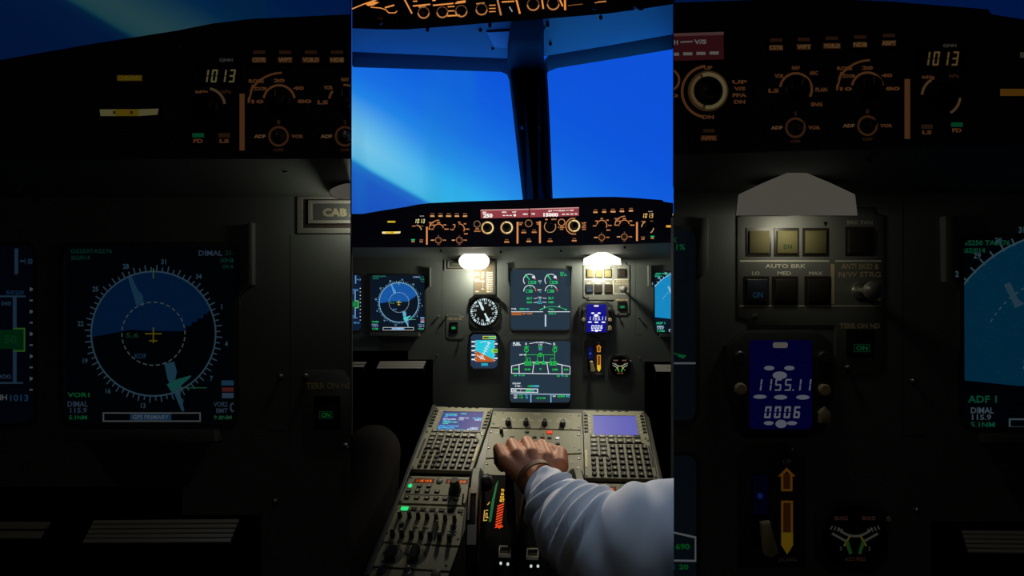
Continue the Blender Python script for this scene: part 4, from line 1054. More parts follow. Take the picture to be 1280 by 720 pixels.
# ---------------------------------------------------------------- overhead panel
OH = Plane(W3(640, 30, 1.0), (0, -.80, -.60))
class OHS:
    """overhead panel surface addressed by photo position"""
    dim = 1.0; n = OH.n
    def p(s, u, v, h=0): return OH.pick(u, v)+OH.n*h*.0017
OS = OHS()
use('c')
oh = thing('overhead_panel', 'dark overhead panel with amber-lit switches along the top of the picture', 'control panel', OH.pick(640, 10))
edge = [(434, 35), (470, 36.6), (506, 37), (560, 33), (600, 29.5), (640, 26.5), (700, 22), (760, 17), (800, 11.5), (846, 4.5)]
m = MB(); m.prism(OS, [(434, -60)]+edge+[(846, -60)], -40, 0, 'black_plate'); m.build('face_plate', oh)
oc = lit((228, 142, 70)); od = lit((150, 92, 50)); ot = lit((182, 118, 66))
def amber(m):
    L = lambda pts, w=1.0, c=oc: m.line(OS, pts, w, .4, c)
    L([(438, 12), (455, 5), (472, -1)], 1.4); m.flat(OS, [(457, 5), (466, 1), (474, 3), (466, 7), (460, 7.4)], .4, oc)
    L([(464, 9), (476, 10), (482, 12), (486, 16), (494, 16), (496, 14)], 1.1); L([(482, 9.4), (492, 6.6)], 1.8)
    L([(504, -4), (514.6, 16)], 1.8)
    for (a, b, c, d) in ((517, 7.4, 537, 5.4), (542, 6.6, 566, 4.2), (570, 4, 581, 2.6), (628, 2.4, 642, 1.6)): L([(a, b), (c, d)], 1.7)
    m.flat(OS, [(522, 7), (534, 6), (530, 9.6), (524, 9.8)], .4, ot); L([(517, 1.6), (521, 1.4)], 1.4); L([(541, .6), (544, .4)], 1.4)
    for y in (8.4, 13.8): L([(560.4, y), (567.6, y-.4)], 1.3)
    L([(560, 19.8), (574, 19)], 1.8); L([(596, 4.6), (605, 3.6)], 1.5, ot); L([(572, 2.6), (581, 1.4)], 2)
    for y in (6.6, 10.6, 14.6): L([(612, y), (619, y-.3)], 1.1)
    L([(621, -4), (626, 18)], 2.2, ot); L([(644.6, -4), (649.6, 16)], 2.2); L([(706, -4), (706.4, 11.4)], 2.4)
    L([(677.6, 0), (679, 10)], 2); L([(700, 0), (703, 7)], 2); L([(710, 7), (728, 5)], .6, od); L([(744, 3), (757, 1.6)], 1.6, ot); L([(749, -1), (757, -2)], 1.4, ot)
    L([(637, 9), (640, 14)], 1.4, lit((150, 150, 150)))
m = MB(); amber(m); m.build('lettering', oh)
for u, v, r in ((529.6, 15.6, 7.6), (553, 15, 7.4), (576.6, 13.6, 7.8), (602, 11.4, 7.6), (666.4, 5.4, 8), (691.4, 4.6, 8)):
    m = MB(); m.arc(OS, u, v, r*.8, r, 95, 265, .3, 1.2, ot, 18); m.arc(OS, u, v, r*.82, r*.96, -90, 90, .3, .6, lit((96, 62, 44)), 14); g = m.build('lit_guard', oh)
    m = MB(); m.lathe(OS, u, v, [(r*.62, 0), (r*.62, 2), (r*.5, 2.6), (r*.22, 3), (r*.2, 9), (r*.3, 12), (r*.28, 15), (r*.1, 16)], 'knob_black', 16); m.build('toggle_switch', oh)
for u, v, r, c in ((476, 25, 6, 'knob_black'), (741, 7, 4.4, 'knob_black'), (797, 6, 7, 'knob_black')):
    m = MB(); m.lathe(OS, u, v, [(r, 0), (r, 4), (r*.8, 6), (r*.7, 17), (r*.5, 18)], c, 20); m.build('rotary_knob', oh)
m = MB(); m.prism(OS, rrect(736, -6, 746, 2, 1), 0, 6, 'knob_black', .5); m.build('guarded_switch', oh)

# ---------------------------------------------------------------- windscreen, header and shell of the flight deck
YW = 1.72
ZT = ZC+.37
def slab(m, pts, thick, mat):
    """pts: (u, v, Y) as seen; thickness goes away from the eye"""
    P = [W3(*p) for p in pts]; Q = [p+Vector((0, thick, 0)) for p in P]
    m.rings([P, Q], mat)
# header between overhead panel and windscreen: nearly a ceiling, it slopes down away from the eye
m = MB()
HL = [(436, 20, 1.05), (500, 20, 1.05), (560, 18, 1.05), (650, 12, 1.05), (655, 74, 1.6), (630, 71.6, 1.6), (560, 69, 1.6), (500, 66.4, 1.6), (436, 64.6, 1.6)]
HR = [(650, 12, 1.05), (700, 8, 1.05), (760, 3, 1.05), (846, -8, 1.05), (846, 42, 1.6), (760, 57, 1.6), (690, 68.6, 1.6), (655, 74, 1.6)]
for H in (HL, HR):
    P = [W3(*p) for p in H]; m.rings([P, [p+Vector((0, .02, .05)) for p in P]], 'header_paint')
hd = struct(m.build('trim_1', smooth=False))
# cover plate and fasteners on the header
def HP(u, v):  # point on the sloping header seen at u, v
    if u < 652: t_, b_ = [(a, c) for a, c, _ in HL[:4]], [(a, c) for a, c, _ in reversed(HL[4:])]
    else: t_, b_ = [(a, c) for a, c, _ in HR[:4]], [(a, c) for a, c, _ in reversed(HR[4:])]
    z0 = (360-at_line(t_, u))/F*1.05; z1 = (360-at_line(b_, u))/F*1.6; k = (360-v)/F
    s_ = (k*1.05-z0)/((z1-z0)-.55*k)
    return W3(u, v, (1.05+.55*s_)*.978)
m = MB()
pl = [(607.4, 38.6), (682, 35.4), (682.6, 65), (617.2, 58.6)]
P = [HP(*p) for p in pl]; m.rings([P, [p+Vector((0, .003, .006)) for p in P]], 'bezel_paint'); 
P = [HP(*p)-Vector((0, .001, .003)) for p in inset(pl, .7)]; m.rings([P, [p+Vector((0, .003, .003)) for p in P]], 'cover_paint')
m.build('cover_plate', hd, smooth=False)
for u, v in ((534.4, 36.8), (600.6, 37), (612.4, 31.6), (616, 59.8), (684.6, 31), (688, 54.6), (751, 21.8), (668, 29)):
    q = HP(u, v); n = Vector((0, -.5, -.85)).normalized(); m = MB()
    e1 = Vector((1, 0, 0)); e2 = n.cross(e1)
    rs = [[q+n*h+(e1*math.cos(R(a))+e2*math.sin(R(a)))*r for a in range(0, 360, 30)] for r, h in ((.0042, -.004), (.0042, .003), (.003, .005))]
    m.rings(rs, 'soft_black'); m.build('fastener', hd)
# dark borders of the two panes
def border(name, outer, inner, mat='frame_dark', t=.05):
    m = MB(); n = len(outer)
    A = [W3(*p) for p in outer]; B = [W3(*p) for p in inner]; o = Vector((0, t, 0))
    m.rings([A, B, [p+o for p in B], [p+o for p in A], A], mat, False, False, closed=False)
    return m.build(name)
yw = YW
top_l = [(436, 63.5, 1.6), (500, 65.6, 1.6), (560, 68, 1.6), (612, 70, 1.6), (640, 70, 1.6), (652, 80, 1.6), (655, 110, 1.6), (668, 260, 1.6)]
pane_l = [(436, 76, yw), (500, 77.9, yw), (560, 79.8, yw), (612, 81.6, yw), (626, 82, yw), (633.6, 85.4, yw), (636.6, 94, yw), (655.4, 260, yw)]
top_r = [(672, 260, 1.6), (674, 110, 1.6), (676, 80, 1.6), (686, 68, 1.6), (720, 62.5, 1.6), (780, 52, 1.6), (846, 40.4, 1.6)]
pane_r = [(690.4, 260, yw), (683.6, 100, yw), (683.2, 88, yw), (686.6, 81.8, yw), (697, 77.4, yw), (780, 64, yw), (846, 53, yw)]
struct(border('trim_2', top_l, pane_l)); struct(border('trim_3', top_r, pane_r))
# the post between the panes: a rounded dark column with its edge reflection built as paler strips
m = MB()
def post(rows, mat):
    rs = []
    for ul, ur, v, Y in rows:
        a, b = W3(ul, v, Y+.03), W3(ur, v, Y+.03); w = (b-a).length; c = (a+b)/2
        rs.append([c+Vector((-w/2, .09, 0)), c+Vector((-w/2, .0, 0)), c+Vector((-w*.3, -.022, 0)), c+Vector((0, -.03, 0)), c+Vector((w*.3, -.022, 0)), c+Vector((w/2, 0, 0)), c+Vector((w/2, .09, 0))])
    m.rings(rs, mat)
post([(640, 679, 24, 1.0), (637.6, 680, 34, 1.08), (634.6, 680, 56, 1.32), (634.6, 680, 70, 1.48), (637.4, 681, 82, 1.58), (640.5, 682.4, 110, 1.6), (647.4, 684.6, 160, 1.62), (654, 686.6, 215, 1.64), (658, 688.6, 262, 1.66)], 'frame_dark')
pst = struct(m.build('trim_4', angle=60))
m = MB()
for a, b, mt in ((0, 1.2, 'bezel_paint'), (2.6, 3.5, 'bezel_paint')):
    r0 = [(679.6+a, 78, 1.56), (681.6+a, 110, 1.58), (684+a, 160, 1.6), (687.8+a, 258, 1.64)]
    P = [W3(*p) for p in r0]; Q = [W3(p[0]+(b-a), p[1], p[2]) for p in r0]; o = Vector((0, .02, 0))
    m.rings([[p, q, q+o, p+o] for p, q in zip(P, Q)], mt)
m.build('reflection_strip', pst)
for u, v in ((653.6, 157.4), (672.6, 157)):
    q = W3(u, v, 1.585); m = MB()
    m.rings([[q+Vector((r*math.cos(R(a)), -h, r*math.sin(R(a)))) for a in range(0, 360, 30)] for r, h in ((.006, -.02), (.006, .004), (.003, .006))], 'bezel_paint'); m.build('fastener', pst)
# panes
for nm, pts in (('window_1', [(437, 70), (650, 74), (664, 262), (437, 285)]), ('window_2', [(678, 70), (845, 44), (845, 270), (686, 262)])):
    m = MB(); P = [W3(u, v, yw+.02) for u, v in pts]; m.rings([P, [p+Vector((0, .012, 0)) for p in P]], 'clear_glass'); struct(m.build(nm, smooth=False))
CLIP[:] = []
# added tinted panes that darken the sky above the two dim banks
for nm, ua, ub in (('dimming_pane_l', -190, 437.4), ('dimming_pane_r', 842.8, 1470)):
    m = MB(); Yp = .47
    a, b = W3(ua, -90, Yp), W3(ub, 175, Yp); a.z = ZT+.02; b.z = ZC+.10; a.x -= .02*(nm == 'dimming_pane_l'); b.x += .02*(nm == 'dimming_pane_r')
    P = [Vector((a.x, Yp, a.z)), Vector((b.x, Yp, a.z)), Vector((b.x, Yp, b.z)), Vector((a.x, Yp, b.z))]
    m.rings([P, [p+Vector((0, .004, 0)) for p in P]], 'sky_dimming_glass'); struct(m.build(nm, smooth=False))

def prism_xy(m, pts, z0, z1, mat):
    m.rings([[Vector((x, y, z0)) for x, y in pts], [Vector((x, y, z1)) for x, y in pts]], mat)
ZT = ZC+.37     # underside of the ceiling over the seats
e = lambda u, Y: (u-640)*Y/F
xl = (W3(-190, 0, .47).x); xr = (W3(1470, 0, .47).x)
ZB = ZC+.12      # roof of the seat bays behind the two dim banks
for nm, sx, ui, uo, xo, yb in (('wall_left', -1, 439.6, 437.6, xl, 1.22), ('wall_right', 1, 841.9, 843.6, xr, .80)):
    m = MB()
    # splayed wall beside the flight deck, open to the seat bay below
    prism_xy(m, [(e(ui, yb), yb), (e(ui, 2.1), 2.1), (e(uo, 2.1), 2.1), (e(uo, yb), yb)], 0, ZC+1.15, 'wall_grey')
    prism_xy(m, [(e(ui, .475), .475), (e(ui, yb), yb), (e(uo, yb), yb), (e(uo, .475), .475)], ZB, ZC+1.15, 'wall_grey')
    prism_xy(m, [(e(uo, .475), .475), (e(uo, yb), yb), (xo, yb), (xo, .475)], ZB-.02, ZB, 'wall_grey')
    prism_xy(m, [(e(uo, yb), yb), (e(uo, yb), yb+.02), (xo, yb+.02), (xo, yb)], 0, ZB, 'wall_grey')
    prism_xy(m, [(xo, .475), (xo+sx*.03, .475), (xo+sx*.03, yb+.02), (xo, yb+.02)], 0, ZB, 'wall_grey')
    # low wall behind the dim bank
    prism_xy(m, [(e(uo, .455), .455), (xo, .455), (xo, .47), (e(uo, .47), .47)], 0, ZB, 'wall_grey')
    # wall beside the seats
    prism_xy(m, [(xo, .50), (xo+sx*.03, .50), (xo+sx*.03, -1.0), (xo, -1.0)], 0, ZT+.03, 'wall_grey')
    struct(m.build(nm, smooth=False))
m = MB(); prism_xy(m, [(xl, -1.03), (xr, -1.03), (xr, -1.0), (xl, -1.0)], 0, ZT+.03, 'wall_grey'); struct(m.build('wall_back', smooth=False))
m = MB(); prism_xy(m, [(e(436, 2.1), 1.62), (e(845, 2.1), 1.62), (e(845, 2.1), 1.66), (e(436, 2.1), 1.66)], 0, ZC+.25, 'wall_grey'); struct(m.build('wall_front', smooth=False))
m = MB(); prism_xy(m, [(xl-.03, -1.03), (xr+.03, -1.03), (xr+.03, .84), (e(845, 2.1), 2.1), (e(436, 2.1), 2.1), (xl-.03, 1.26)], -.04, 0, 'floor_grey'); struct(m.build('floor', smooth=False))
m = MB(); prism_xy(m, [(xl-.03, -1.03), (xr+.03, -1.03), (xr+.03, .5), (xl-.03, .5)], ZT+.01, ZT+.04, 'wall_grey')
a = Vector((0, .5, ZT+.01)); 
P = [Vector((e(437.6, .5), .5, ZT)), Vector((e(843.6, .5), .5, ZT)), Vector((e(843.6, 1.2), 1.2, ZC+.78)), Vector((e(437.6, 1.2), 1.2, ZC+.78))]
m.rings([P, [p+Vector((0, 0, .03)) for p in P]], 'wall_grey')
P = [Vector((e(437.6, 1.1), 1.1, ZC+.70)), Vector((e(843.6, 1.1), 1.1, ZC+.70)), Vector((e(843.6, 1.75), 1.75, ZC+1.05)), Vector((e(437.6, 1.75), 1.75, ZC+1.05))]
m.rings([P, [p+Vector((0, 0, .03)) for p in P]], 'wall_grey')
struct(m.build('ceiling', smooth=False))
# ---------------------------------------------------------------- centre pedestal
PED = Plane((0, 1.22, ZC-.315), (0, -.10, .17))
class PX:
    """pedestal surface addressed by photo position, heights in millimetres"""
    dim = 1.0; n = PED.n
    def p(s, u, v, h=0): return PED.pick(u, v)+PED.n*h*.001
PS = PX()
ped = thing('center_pedestal', 'black pedestal console sloping towards the viewer, carrying keypads, radios and levers', 'console', Vector((0.03, .95, 0)))
m = MB()
out = [(543, 508), (806, 512.5), (816, 560), (838, 660), (856, 760), (436, 760), (466, 700), (497, 630)]
P = [PED.pick(*q)-PED.n*.002 for q in out]
m.rings([[Vector((p.x, p.y, .0)) for p in P], P], 'black_plastic'); m.build('body', ped, smooth=False)
m = MB(); m.prism(PS, [(541, 509), (545, 509), (513, 592), (498, 632), (462, 722), (455, 722), (494, 630), (509, 590)], -6, 9, 'bezel_paint', .3); m.build('side_rail', ped)
m = MB(); m.prism(PS, [(805.6, 517), (811, 523), (819, 560), (829, 604), (838, 640), (828, 640), (823, 604)], -6, 4, 'grey_key', .3); m.build('side_rail', ped)

def plate(name, label, cat, corners, mat='pedestal_paint', h=3.0, group=None):
    q = Quad(PED, *corners)
    t = thing(name, label, cat, q.p(q.W/2, q.H/2), group)
    m = MB(); m.prism(q, rrect(.5, .5, q.W-.5, q.H-.5, 1.5), -3, h, mat, .8); m.build('face_plate', t)
    return t, q
def dzus(q, t, pts, r=2.6, h=3.0, mat='dark_key'):
    for x, y in pts:
        m = MB(); m.lathe(q, x, y, [(r, h), (r, h+.7), (r*.7, h+1.1)], mat, 14); m.rect(q, x-r*.6, y-.3, x+r*.6, y+.3, h+1.15, 'screw_steel'); m.build('fastener', t)
def pknob(q, t, x, y, r, hgt, h=3.0, mat='knob_black', ang=0, name='knob', wing=True):
    m = MB()
    if wing:
        m.lathe(q, x, y, [(r*1.25, h), (r*1.25, h+1.5), (r*1.1, h+2)], 'bezel_paint', 22)
        c, s = math.cos(R(ang)), math.sin(R(ang)); T = lambda a, b: (x+a*c-b*s, y+a*s+b*c)
        m.prism(q, [T(-r*.62, -r*.9), T(r*.62, -r*.9), T(r*.62, r*.6), T(r*1.0, r*.7), T(0, r*1.35), T(-r*1.0, r*.7), T(-r*.62, r*.6)], h+1, h+hgt, mat, .8)
    else:
        m.lathe(q, x, y, [(r, h), (r, h+hgt*.3), (r*.85, h+hgt*.4), (r*.8, h+hgt*.95), (r*.7, h+hgt)], mat, 22)
    return m.build(name, t)
def key(q, t, x, y, w, d, h=3.0, hg=3.2, mat='grey_key', s=None, name='key', tm='white_paint', round_=False, bezel=True):
    m = MB()
    if round_: m.lathe(q, x, y, [(w/2, h), (w/2, h+hg*.7), (w*.36, h+hg)], mat, 14)
    else:
        if bezel: m.box(q, x-w/2-.8, y-d/2-.8, x+w/2+.8, y+d/2+.8, h-.2, h+.5, 'dark_key')
        m.box(q, x-w/2, y-d/2, x+w/2, y+d/2, h, h+hg, mat, .6)
    if s: m.textc(q, s, x, y, min(d*.5, w*.9/max(1, len(s)*.62)), h+hg+.15, tm, .8, .03)
    return m.build(name, t)

def keypad_unit(label, corners, scr, blank):
    t, q = plate('keypad_display_unit', label, 'keypad', corners, h=9)
    W, H, h = q.W, q.H, 9.0
    s = [q.at(*p) for p in scr]
    m = MB(); m.frame(q, inset(s, -3.2), inset(s, -.4), 8.5, 10.6, 'pedestal_paint'); m.prism(q, inset(s, -3.2), 8.6, 8.9, 'black_plastic'); m.build('screen_frame', t)
    m = MB(); m.prism(q, s, 8.5, 9.5, lit((92, 92, 176) if blank else (58, 56, 128))); sc = m.build('screen', t)
    x0, y0 = s[0]; x1, y1 = s[2]; sw, sh = x1-x0, y1-y0
    xl = min(s[0][0], s[3][0]); 
    if not blank:
        c, w, g = lit((70, 190, 245)), lit((205, 225, 245)), lit((70, 225, 190))
        def f(m):
            T = lambda tx, a, b, cc, d, mt: m.text(q, tx, xl+sw*a, y0+sh*b, xl+sw*cc, y0+sh*d, 9.7, mt, .04)
            T('CLB', .42, .05, .55, .12, g); T('ACT MODE', .06, .1, .34, .17, g); T('SELECTED', .08, .18, .36, .24, c); T('CI', .06, .26, .14, .32, c)
            T('PRED TO', .42, .29, .64, .36, w); T('FL080', .74, .28, .96, .36, c); T('UTC', .42, .39, .54, .45, w); T('DIST', .80, .38, .95, .45, w)
            T('MANAGED', .06, .38, .36, .44, w); T('250/.74', .06, .47, .24, .54, c); T('SELECTED', .10, .53, .42, .60, g); T('250', .08, .62, .22, .68, g)
            T('LEVEL CHANGE', .02, .74, .48, .81, c); T('EXPEDITE', .02, .84, .40, .91, c); T('NEXT', .76, .82, .94, .88, w); T('PHASE>', .70, .89, .96, .97, w); T('ENG OUT CRUISE', .02, .93, .62, .99, c)
        m = MB(); f(m); m.build('readout', sc)
    for k in range(6):                                         # line keys beside the screen
        y = H*(.085+.052*k)
        for x in (W*.035, W*.965):
            key(q, t, x+(W*.012 if x < W/2 else -W*.012), y, 8, 5, 9, 2.6, 'dark_key', None, 'line_key')
            m = MB(); xx = W*.105 if x < W/2 else W*.895; m.line(q, [(xx-3, y+1.2), (xx+3, y-1.2)], 1.0, 9.25, 'white_paint'); m.build('line_mark', t)
    for k in range(5): m = MB(); m.box(q, W*(.24+.12*k)-4, 1.2, W*(.24+.12*k)+4, 3.6, 9, 9.4, 'soft_black'); m.build('top_marker', t)
    r1 = ('DIR', 'PROG', 'PERF', 'INIT', 'DATA', ''); r2 = ('F-PLN', 'RAD', 'FUEL', 'SEC', 'ATC', 'MENU')
    for k in range(6):
        key(q, t, W*(.155+.132*k), H*.418, W*.098, H*.042, 9, 2.4, 'grey_key' if k < 5 else 'dark_key', r1[k] or None); key(q, t, W*(.155+.132*k), H*.484, W*.098, H*.042, 9, 2.4, 'grey_key', r2[k])
    m = MB(); m.box(q, W*.37, H*.515, W*.9, H*.526, 9, 9.8, 'soft_black'); m.box(q, W*.09, H*.70, W*.36, H*.711, 9, 9.8, 'soft_black'); m.build('divider', t)
    for j, (a, b) in enumerate((('AIR', ''), ('<', '^'), ('>', 'v'))):
        key(q, t, W*.155, H*(.545+.062*j), W*.1, H*.044, 9, 2.4, 'grey_key', a); key(q, t, W*.29, H*(.545+.062*j), W*.1, H*.044, 9, 2.4, 'grey_key' if b else 'dark_key', b or None)
    letters = 'ABCDEFGHIJKLMNOPQRSTUVWXYZ/*+C'
    for j in range(6):
        for i in range(5):
            key(q, t, W*(.425+.118*i), H*(.572+.074*j), W*.078, H*.046, 9, 4, 'dark_key', letters[j*5+i])
    for j in range(4):
        for i in range(3):
            key(q, t, W*(.135+.104*i), H*(.75+.066*j), W*.068, 0, 9, 4, 'dark_key', ('123', '456', '789', '.0-')[j][i], 'number_key', 'white_paint', True)
    sx = .955 if not blank else .03
    m = MB(); m.box(q, W*sx-3, H*.62, W*sx+3, H*.86, 9, 10, 'cream_paint', .3); m.build('marker_strip', t)
    m = MB(); m.box(q, W*(1-sx)-2.5, H*.55, W*(1-sx)+2.5, H*.84, 9, 9.8, 'bezel_paint', .3); m.build('slot', t)
    dzus(q, t, ((W*.03, H*.04), (W*.97, H*.04), (W*.03, H*.44), (W*.97, H*.47), (W*.03, H*.97), (W*.97, H*.97), (W*.94, H*.44)), 2.6, 9)
    return t
keypad_unit('keypad unit with blue screen full of cyan text, beside the pilot knee', ((545, 511), (617, 513), (590.5, 592.5), (513, 590)), ((554.9, 518), (604.6, 518.6), (600.2, 542.4), (545.4, 541.6)), False)
keypad_unit('keypad unit with blank violet screen, above the white sleeve', ((728, 516.2), (803.8, 517), (822, 603), (730.4, 600.8)), ((740.8, 523), (793.6, 523.6), (797.4, 549), (741.6, 547.4)), True)

t, q = plate('switching_panel', 'grey panel of four black arrow knobs at the top of the pedestal', 'control panel', ((615.6, 515), (727, 517), (726, 538.6), (612.6, 535.4)))
for (u, v), s in zip(((635.4, 530), (657.6, 530.6), (680.6, 531.2), (703, 532)), ('ATT HDG', 'AIR DATA', 'EIS DMC', 'ECAM/ND XFR')):
    x, y = q.at(u, v); pknob(q, t, x, y, 6.6, 15, ang=0)
    m = MB(); m.textc(q, s, x, y-19, 3.2, 3.1, 'white_paint', .8, .04); m.line(q, [(x-17, y-10), (x-11, y-10), (x-8, y-12)], .7, 3.1, 'white_paint'); m.line(q, [(x+17, y-10), (x+11, y-10), (x+8, y-12)], .7, 3.1, 'white_paint'); m.textc(q, 'CAPT 3', x-13, y-13.5, 2.2, 3.1, 'white_paint', .8); m.textc(q, 'F/O 3', x+13, y-13.5, 2.2, 3.1, 'white_paint', .8); m.textc(q, 'NORM', x, y-14, 2.4, 3.1, 'white_paint'); m.build('lettering', t)
x, y = q.at(671, 518.6); m = MB(); m.textc(q, 'SWITCHING', x, y+.5, 2.6, 3.1, 'white_paint', .95, .05); m.build('title', t)
dzus(q, t, [q.at(*p) for p in ((618.6, 518.4), (723.4, 520.6), (616.8, 530.4), (723.6, 534.4))]); dzus(q, t, [q.at(*p) for p in ((629, 517.6), (713.4, 520.4), (625.6, 534), (713.4, 536.6))], 1.6)
t, q = plate('warning_control_panel', 'grey panel with red lit key and white lit key beyond the fist', 'control panel', ((612.4, 536), (726, 539.2), (727, 567.6), (607, 574)))
k = key(q, t, *q.at(686.9, 541.9), 13, 8, 3, 3, lit((236, 70, 30)), None, 'red_key'); k['label'] = 'glowing red key'
for u, v in ((658.6, 541.4), (677.9, 548.2), (686.8, 548.7), (697, 556), (668, 548), (640, 548), (650, 556)): key(q, t, *q.at(u, v), 8.6, 5.6, 3, 2.6, 'dark_key')
k = key(q, t, *q.at(696.8, 549), 8.6, 5.6, 3, 2.6, lit((216, 220, 214)), None, 'white_key'); k['label'] = 'white lit key'
x, y = q.at(626.6, 541.6); pknob(q, t, x, y, 4.6, 15, wing=False); m = MB(); m.text(q, 'BRT', x+7, y-7, x+14, y-4.4, 3.1, 'white_paint'); m.text(q, 'DIM', x-14, y-1, x-7, y+1.6, 3.1, 'white_paint'); m.build('lettering', t)
dzus(q, t, [q.at(*p) for p in ((723, 545), (723.6, 563), (614, 541), (611, 561))], 3); dzus(q, t, [q.at(*p) for p in ((717.6, 547), (717.6, 560.6), (679, 544))], 1.6)
t, q = plate('lever_surround', 'plain grey cover plate with small screws under the fist', 'cover plate', ((607, 575), (727.4, 568.6), (729.6, 602.6), (599, 604)))
dzus(q, t, [q.at(*p) for p in ((723.6, 574.6), (609, 581))], 3); dzus(q, t, [q.at(*p) for p in ((714.4, 578.6), (706.4, 585.4), (722.4, 585.6), (704.8, 593.4))], 1.6, mat='screw_steel')

# radio and audio panels
OR = lit((240, 110, 24))
def radio(label, corners, px, active):
    t, q = plate('radio_panel', label, 'radio', corners, h=4)
    W, H = q.W, q.H
    for a, b, txt in ((.10, .42, '118.705'), (.60, .96, '121.500')):
        m = MB(); m.box(q, W*a, H*.10, W*b, H*.27, 3.8, 4.3, 'black_plastic'); m.rect(q, W*(a+.01), H*.115, W*(b-.01), H*.255, 4.4, lit((70, 26, 8))); sc = m.build('display_window', t)
        m = MB(); m.seg(q, txt, W*(a+.02), H*.15, W*(b-.03), H*.235, 4.6, OR, 1.3); m.build('digits', sc)
    m = MB(); m.lathe(q, W*.51, H*.17, [(7.5, 4), (7.5, 6), (6, 6.6)], 'grey_key', 20); m.textc(q, '<>', W*.51, H*.17, 3, 6.8, 'white_paint'); m.build('transfer_key', t)
    for j, (y, xs) in enumerate(((.38, (.22, .37)), (.56, (.08, .22, .37, .52)), (.80, (.10, .25, .40, .54, .68, .84)))):
        for i, x in enumerate(xs): key(q, t, W*x, H*y, 9.5, 6, 4, 2.6, 'dark_key', ('VHF1', 'VHF2', 'VHF3', 'HF1', 'SEL', 'HF2', 'AM', 'NAV', 'VOR', 'ILS', 'ADF', 'BFO')[(j*3+i) % 12])
    if active:
        m = MB(); m.lathe(q, W*.075, H*.39, [(4, 4), (4, 6.6), (2.6, 8)], lit((40, 230, 130)), 16); o = m.build('green_light', t); o['label'] = 'glowing green light'
    m = MB(); x, y = W*.79, H*.5; m.lathe(q, x, y, [(13, 4), (13, 10), (11, 11), (10, 24), (9, 26)], 'knob_black', 24, True, False); m.lathe(q, x, y, [(9, 26), (9.4, 27), (8.4, 37), (7.6, 38.5)], 'grey_key', 24); m.build('tuning_knob', t)
    m = MB(); m.box(q, W*.04, H*.68, W*.9, H*.70, 4, 4.6, 'dark_key'); m.build('divider', t)
    m = MB(); m.lathe(q, W*.94, H*.72, [(2, 4), (1.6, 12), (2.4, 15), (1, 16)], 'screw_steel', 12); m.build('toggle_switch', t)
    dzus(q, t, ((W*.03, H*.08), (W*.97, H*.08), (W*.03, H*.93), (W*.97, H*.93)), 2.6, 4)
radio('radio panel with orange frequency displays and a green light, below the cyan-text keypad', ((512.6, 596), (590, 597.6), (581.6, 633.4), (497.6, 630.4)), None, True)
radio('radio panel with orange glow, half covered by the white sleeve', ((730.6, 605), (823, 607), (832, 650), (732.4, 647)), None, False)
t, q = plate('audio_panel', 'audio panel with two rows of black knobs and one green lit key', 'control panel', ((497, 632), (581.4, 635), (575.4, 684.4), (477.6, 678.6)), h=4)
for k in range(7):
    x, y = q.at(506+k*11.6 if k else 506, 637.4+k*.5)
    if k == 0:
        m = MB(); m.box(q, x-7.5, y-4, x+7.5, y+4, 4, 6.6, lit((40, 226, 120)), .8); o = m.build('green_key', t); o['label'] = 'glowing green key'
    else: key(q, t, x, y, 11, 7, 4, 2, 'dark_key')
CP = lambda a, b: (455+a*.1806, 590+b*.1806)
for k, (a, b) in enumerate(((252, 318), (318, 322), (378, 326), (440, 332), (502, 336), (564, 340), (628, 346))):
    x, y = q.at(*CP(a, b)); pknob(q, t, x, y, 4.6, 19, 4, 'knob_black', name='volume_knob', wing=False)
    m = MB(); m.lathe(q, x, y, [(3.9, 23), (3.6, 24.4)], 'cream_paint' if k == 0 else 'grey_key', 18); o = m.build('knob_cap', t)
for k, (a, b) in enumerate(((203, 452), (266, 456), (332, 460), (398, 462), (460, 468), (524, 474), (592, 482))):
    x, y = q.at(*CP(a, b)); pknob(q, t, x, y, 4.8, 20, 4, 'knob_black', name='volume_knob', wing=False); m = MB(); m.line(q, [(x-2, y-2), (x+2.4, y-2.6)], 1.1, 24.2, 'white_paint'); m.build('pointer', t)
for a, b in ((362, 386), (430, 390)):
    x, y = q.at(*CP(a, b)); m = MB(); m.box(q, x-5, y-2, x+5, y+2, 4, 5.6, 'cream_paint', .5); m.build('tab', t)
x, y = q.at(*CP(617, 396)); m = MB(); m.frame(q, rrect(x-8, y-7, x+8, y+7), rrect(x-7, y-6, x+7, y+6), 4, 5.5, 'tray_grey'); m.box(q, x-7, y-6, x+7, y+6, 3.6, 4.6, 'black_plastic'); m.build('framed_key', t)
x, y = q.at(*CP(512, 384)); m = MB(); m.lathe(q, x, y, [(3, 4), (2.2, 14), (3.4, 20), (1.4, 23)], 'silver', 14); m.build('toggle_switch', t)
x, y = q.at(*CP(262, 374)); m = MB(); m.lathe(q, x, y, [(5, 4), (5, 7), (3, 10)], 'bezel_paint', 14); m.build('selector', t)
dzus(q, t, [q.at(*CP(*p)) for p in ((236, 266), (676, 300), (630, 440), (160, 432), (652, 472))], 2.4, 4)
t, q = plate('radar_panel', 'panel with two large knobs and thin white lines near the pedestal end', 'control panel', ((477, 680), (575, 686), (566, 716), (464, 709)), h=4)
for a, b in ((196, 588), (352, 594)):
    x, y = q.at(*CP(a, b)); m = MB(); m.lathe(q, x+5, y, [(15, 4), (15, 5)], 'grey_key', 28); m.build('dial_plate', t)
    pknob(q, t, x, y, 11, 21, 4, 'knob_black', 6, 'large_knob'); m = MB(); m.text(q, 'GAIN' if a < 300 else 'TILT', x-6, y-26, x+9, y-22, 4.2, 'cream_paint'); m.text(q, 'AUTO', x+8, y-21, x+19, y-18, 4.2, 'cream_paint'); m.build('lettering', t)
    m = MB(); m.lathe(q, x-2, y-12, [(4, 4), (4, 12), (3, 14)], 'grey_key', 16); m.build('small_knob', t)
m = MB()
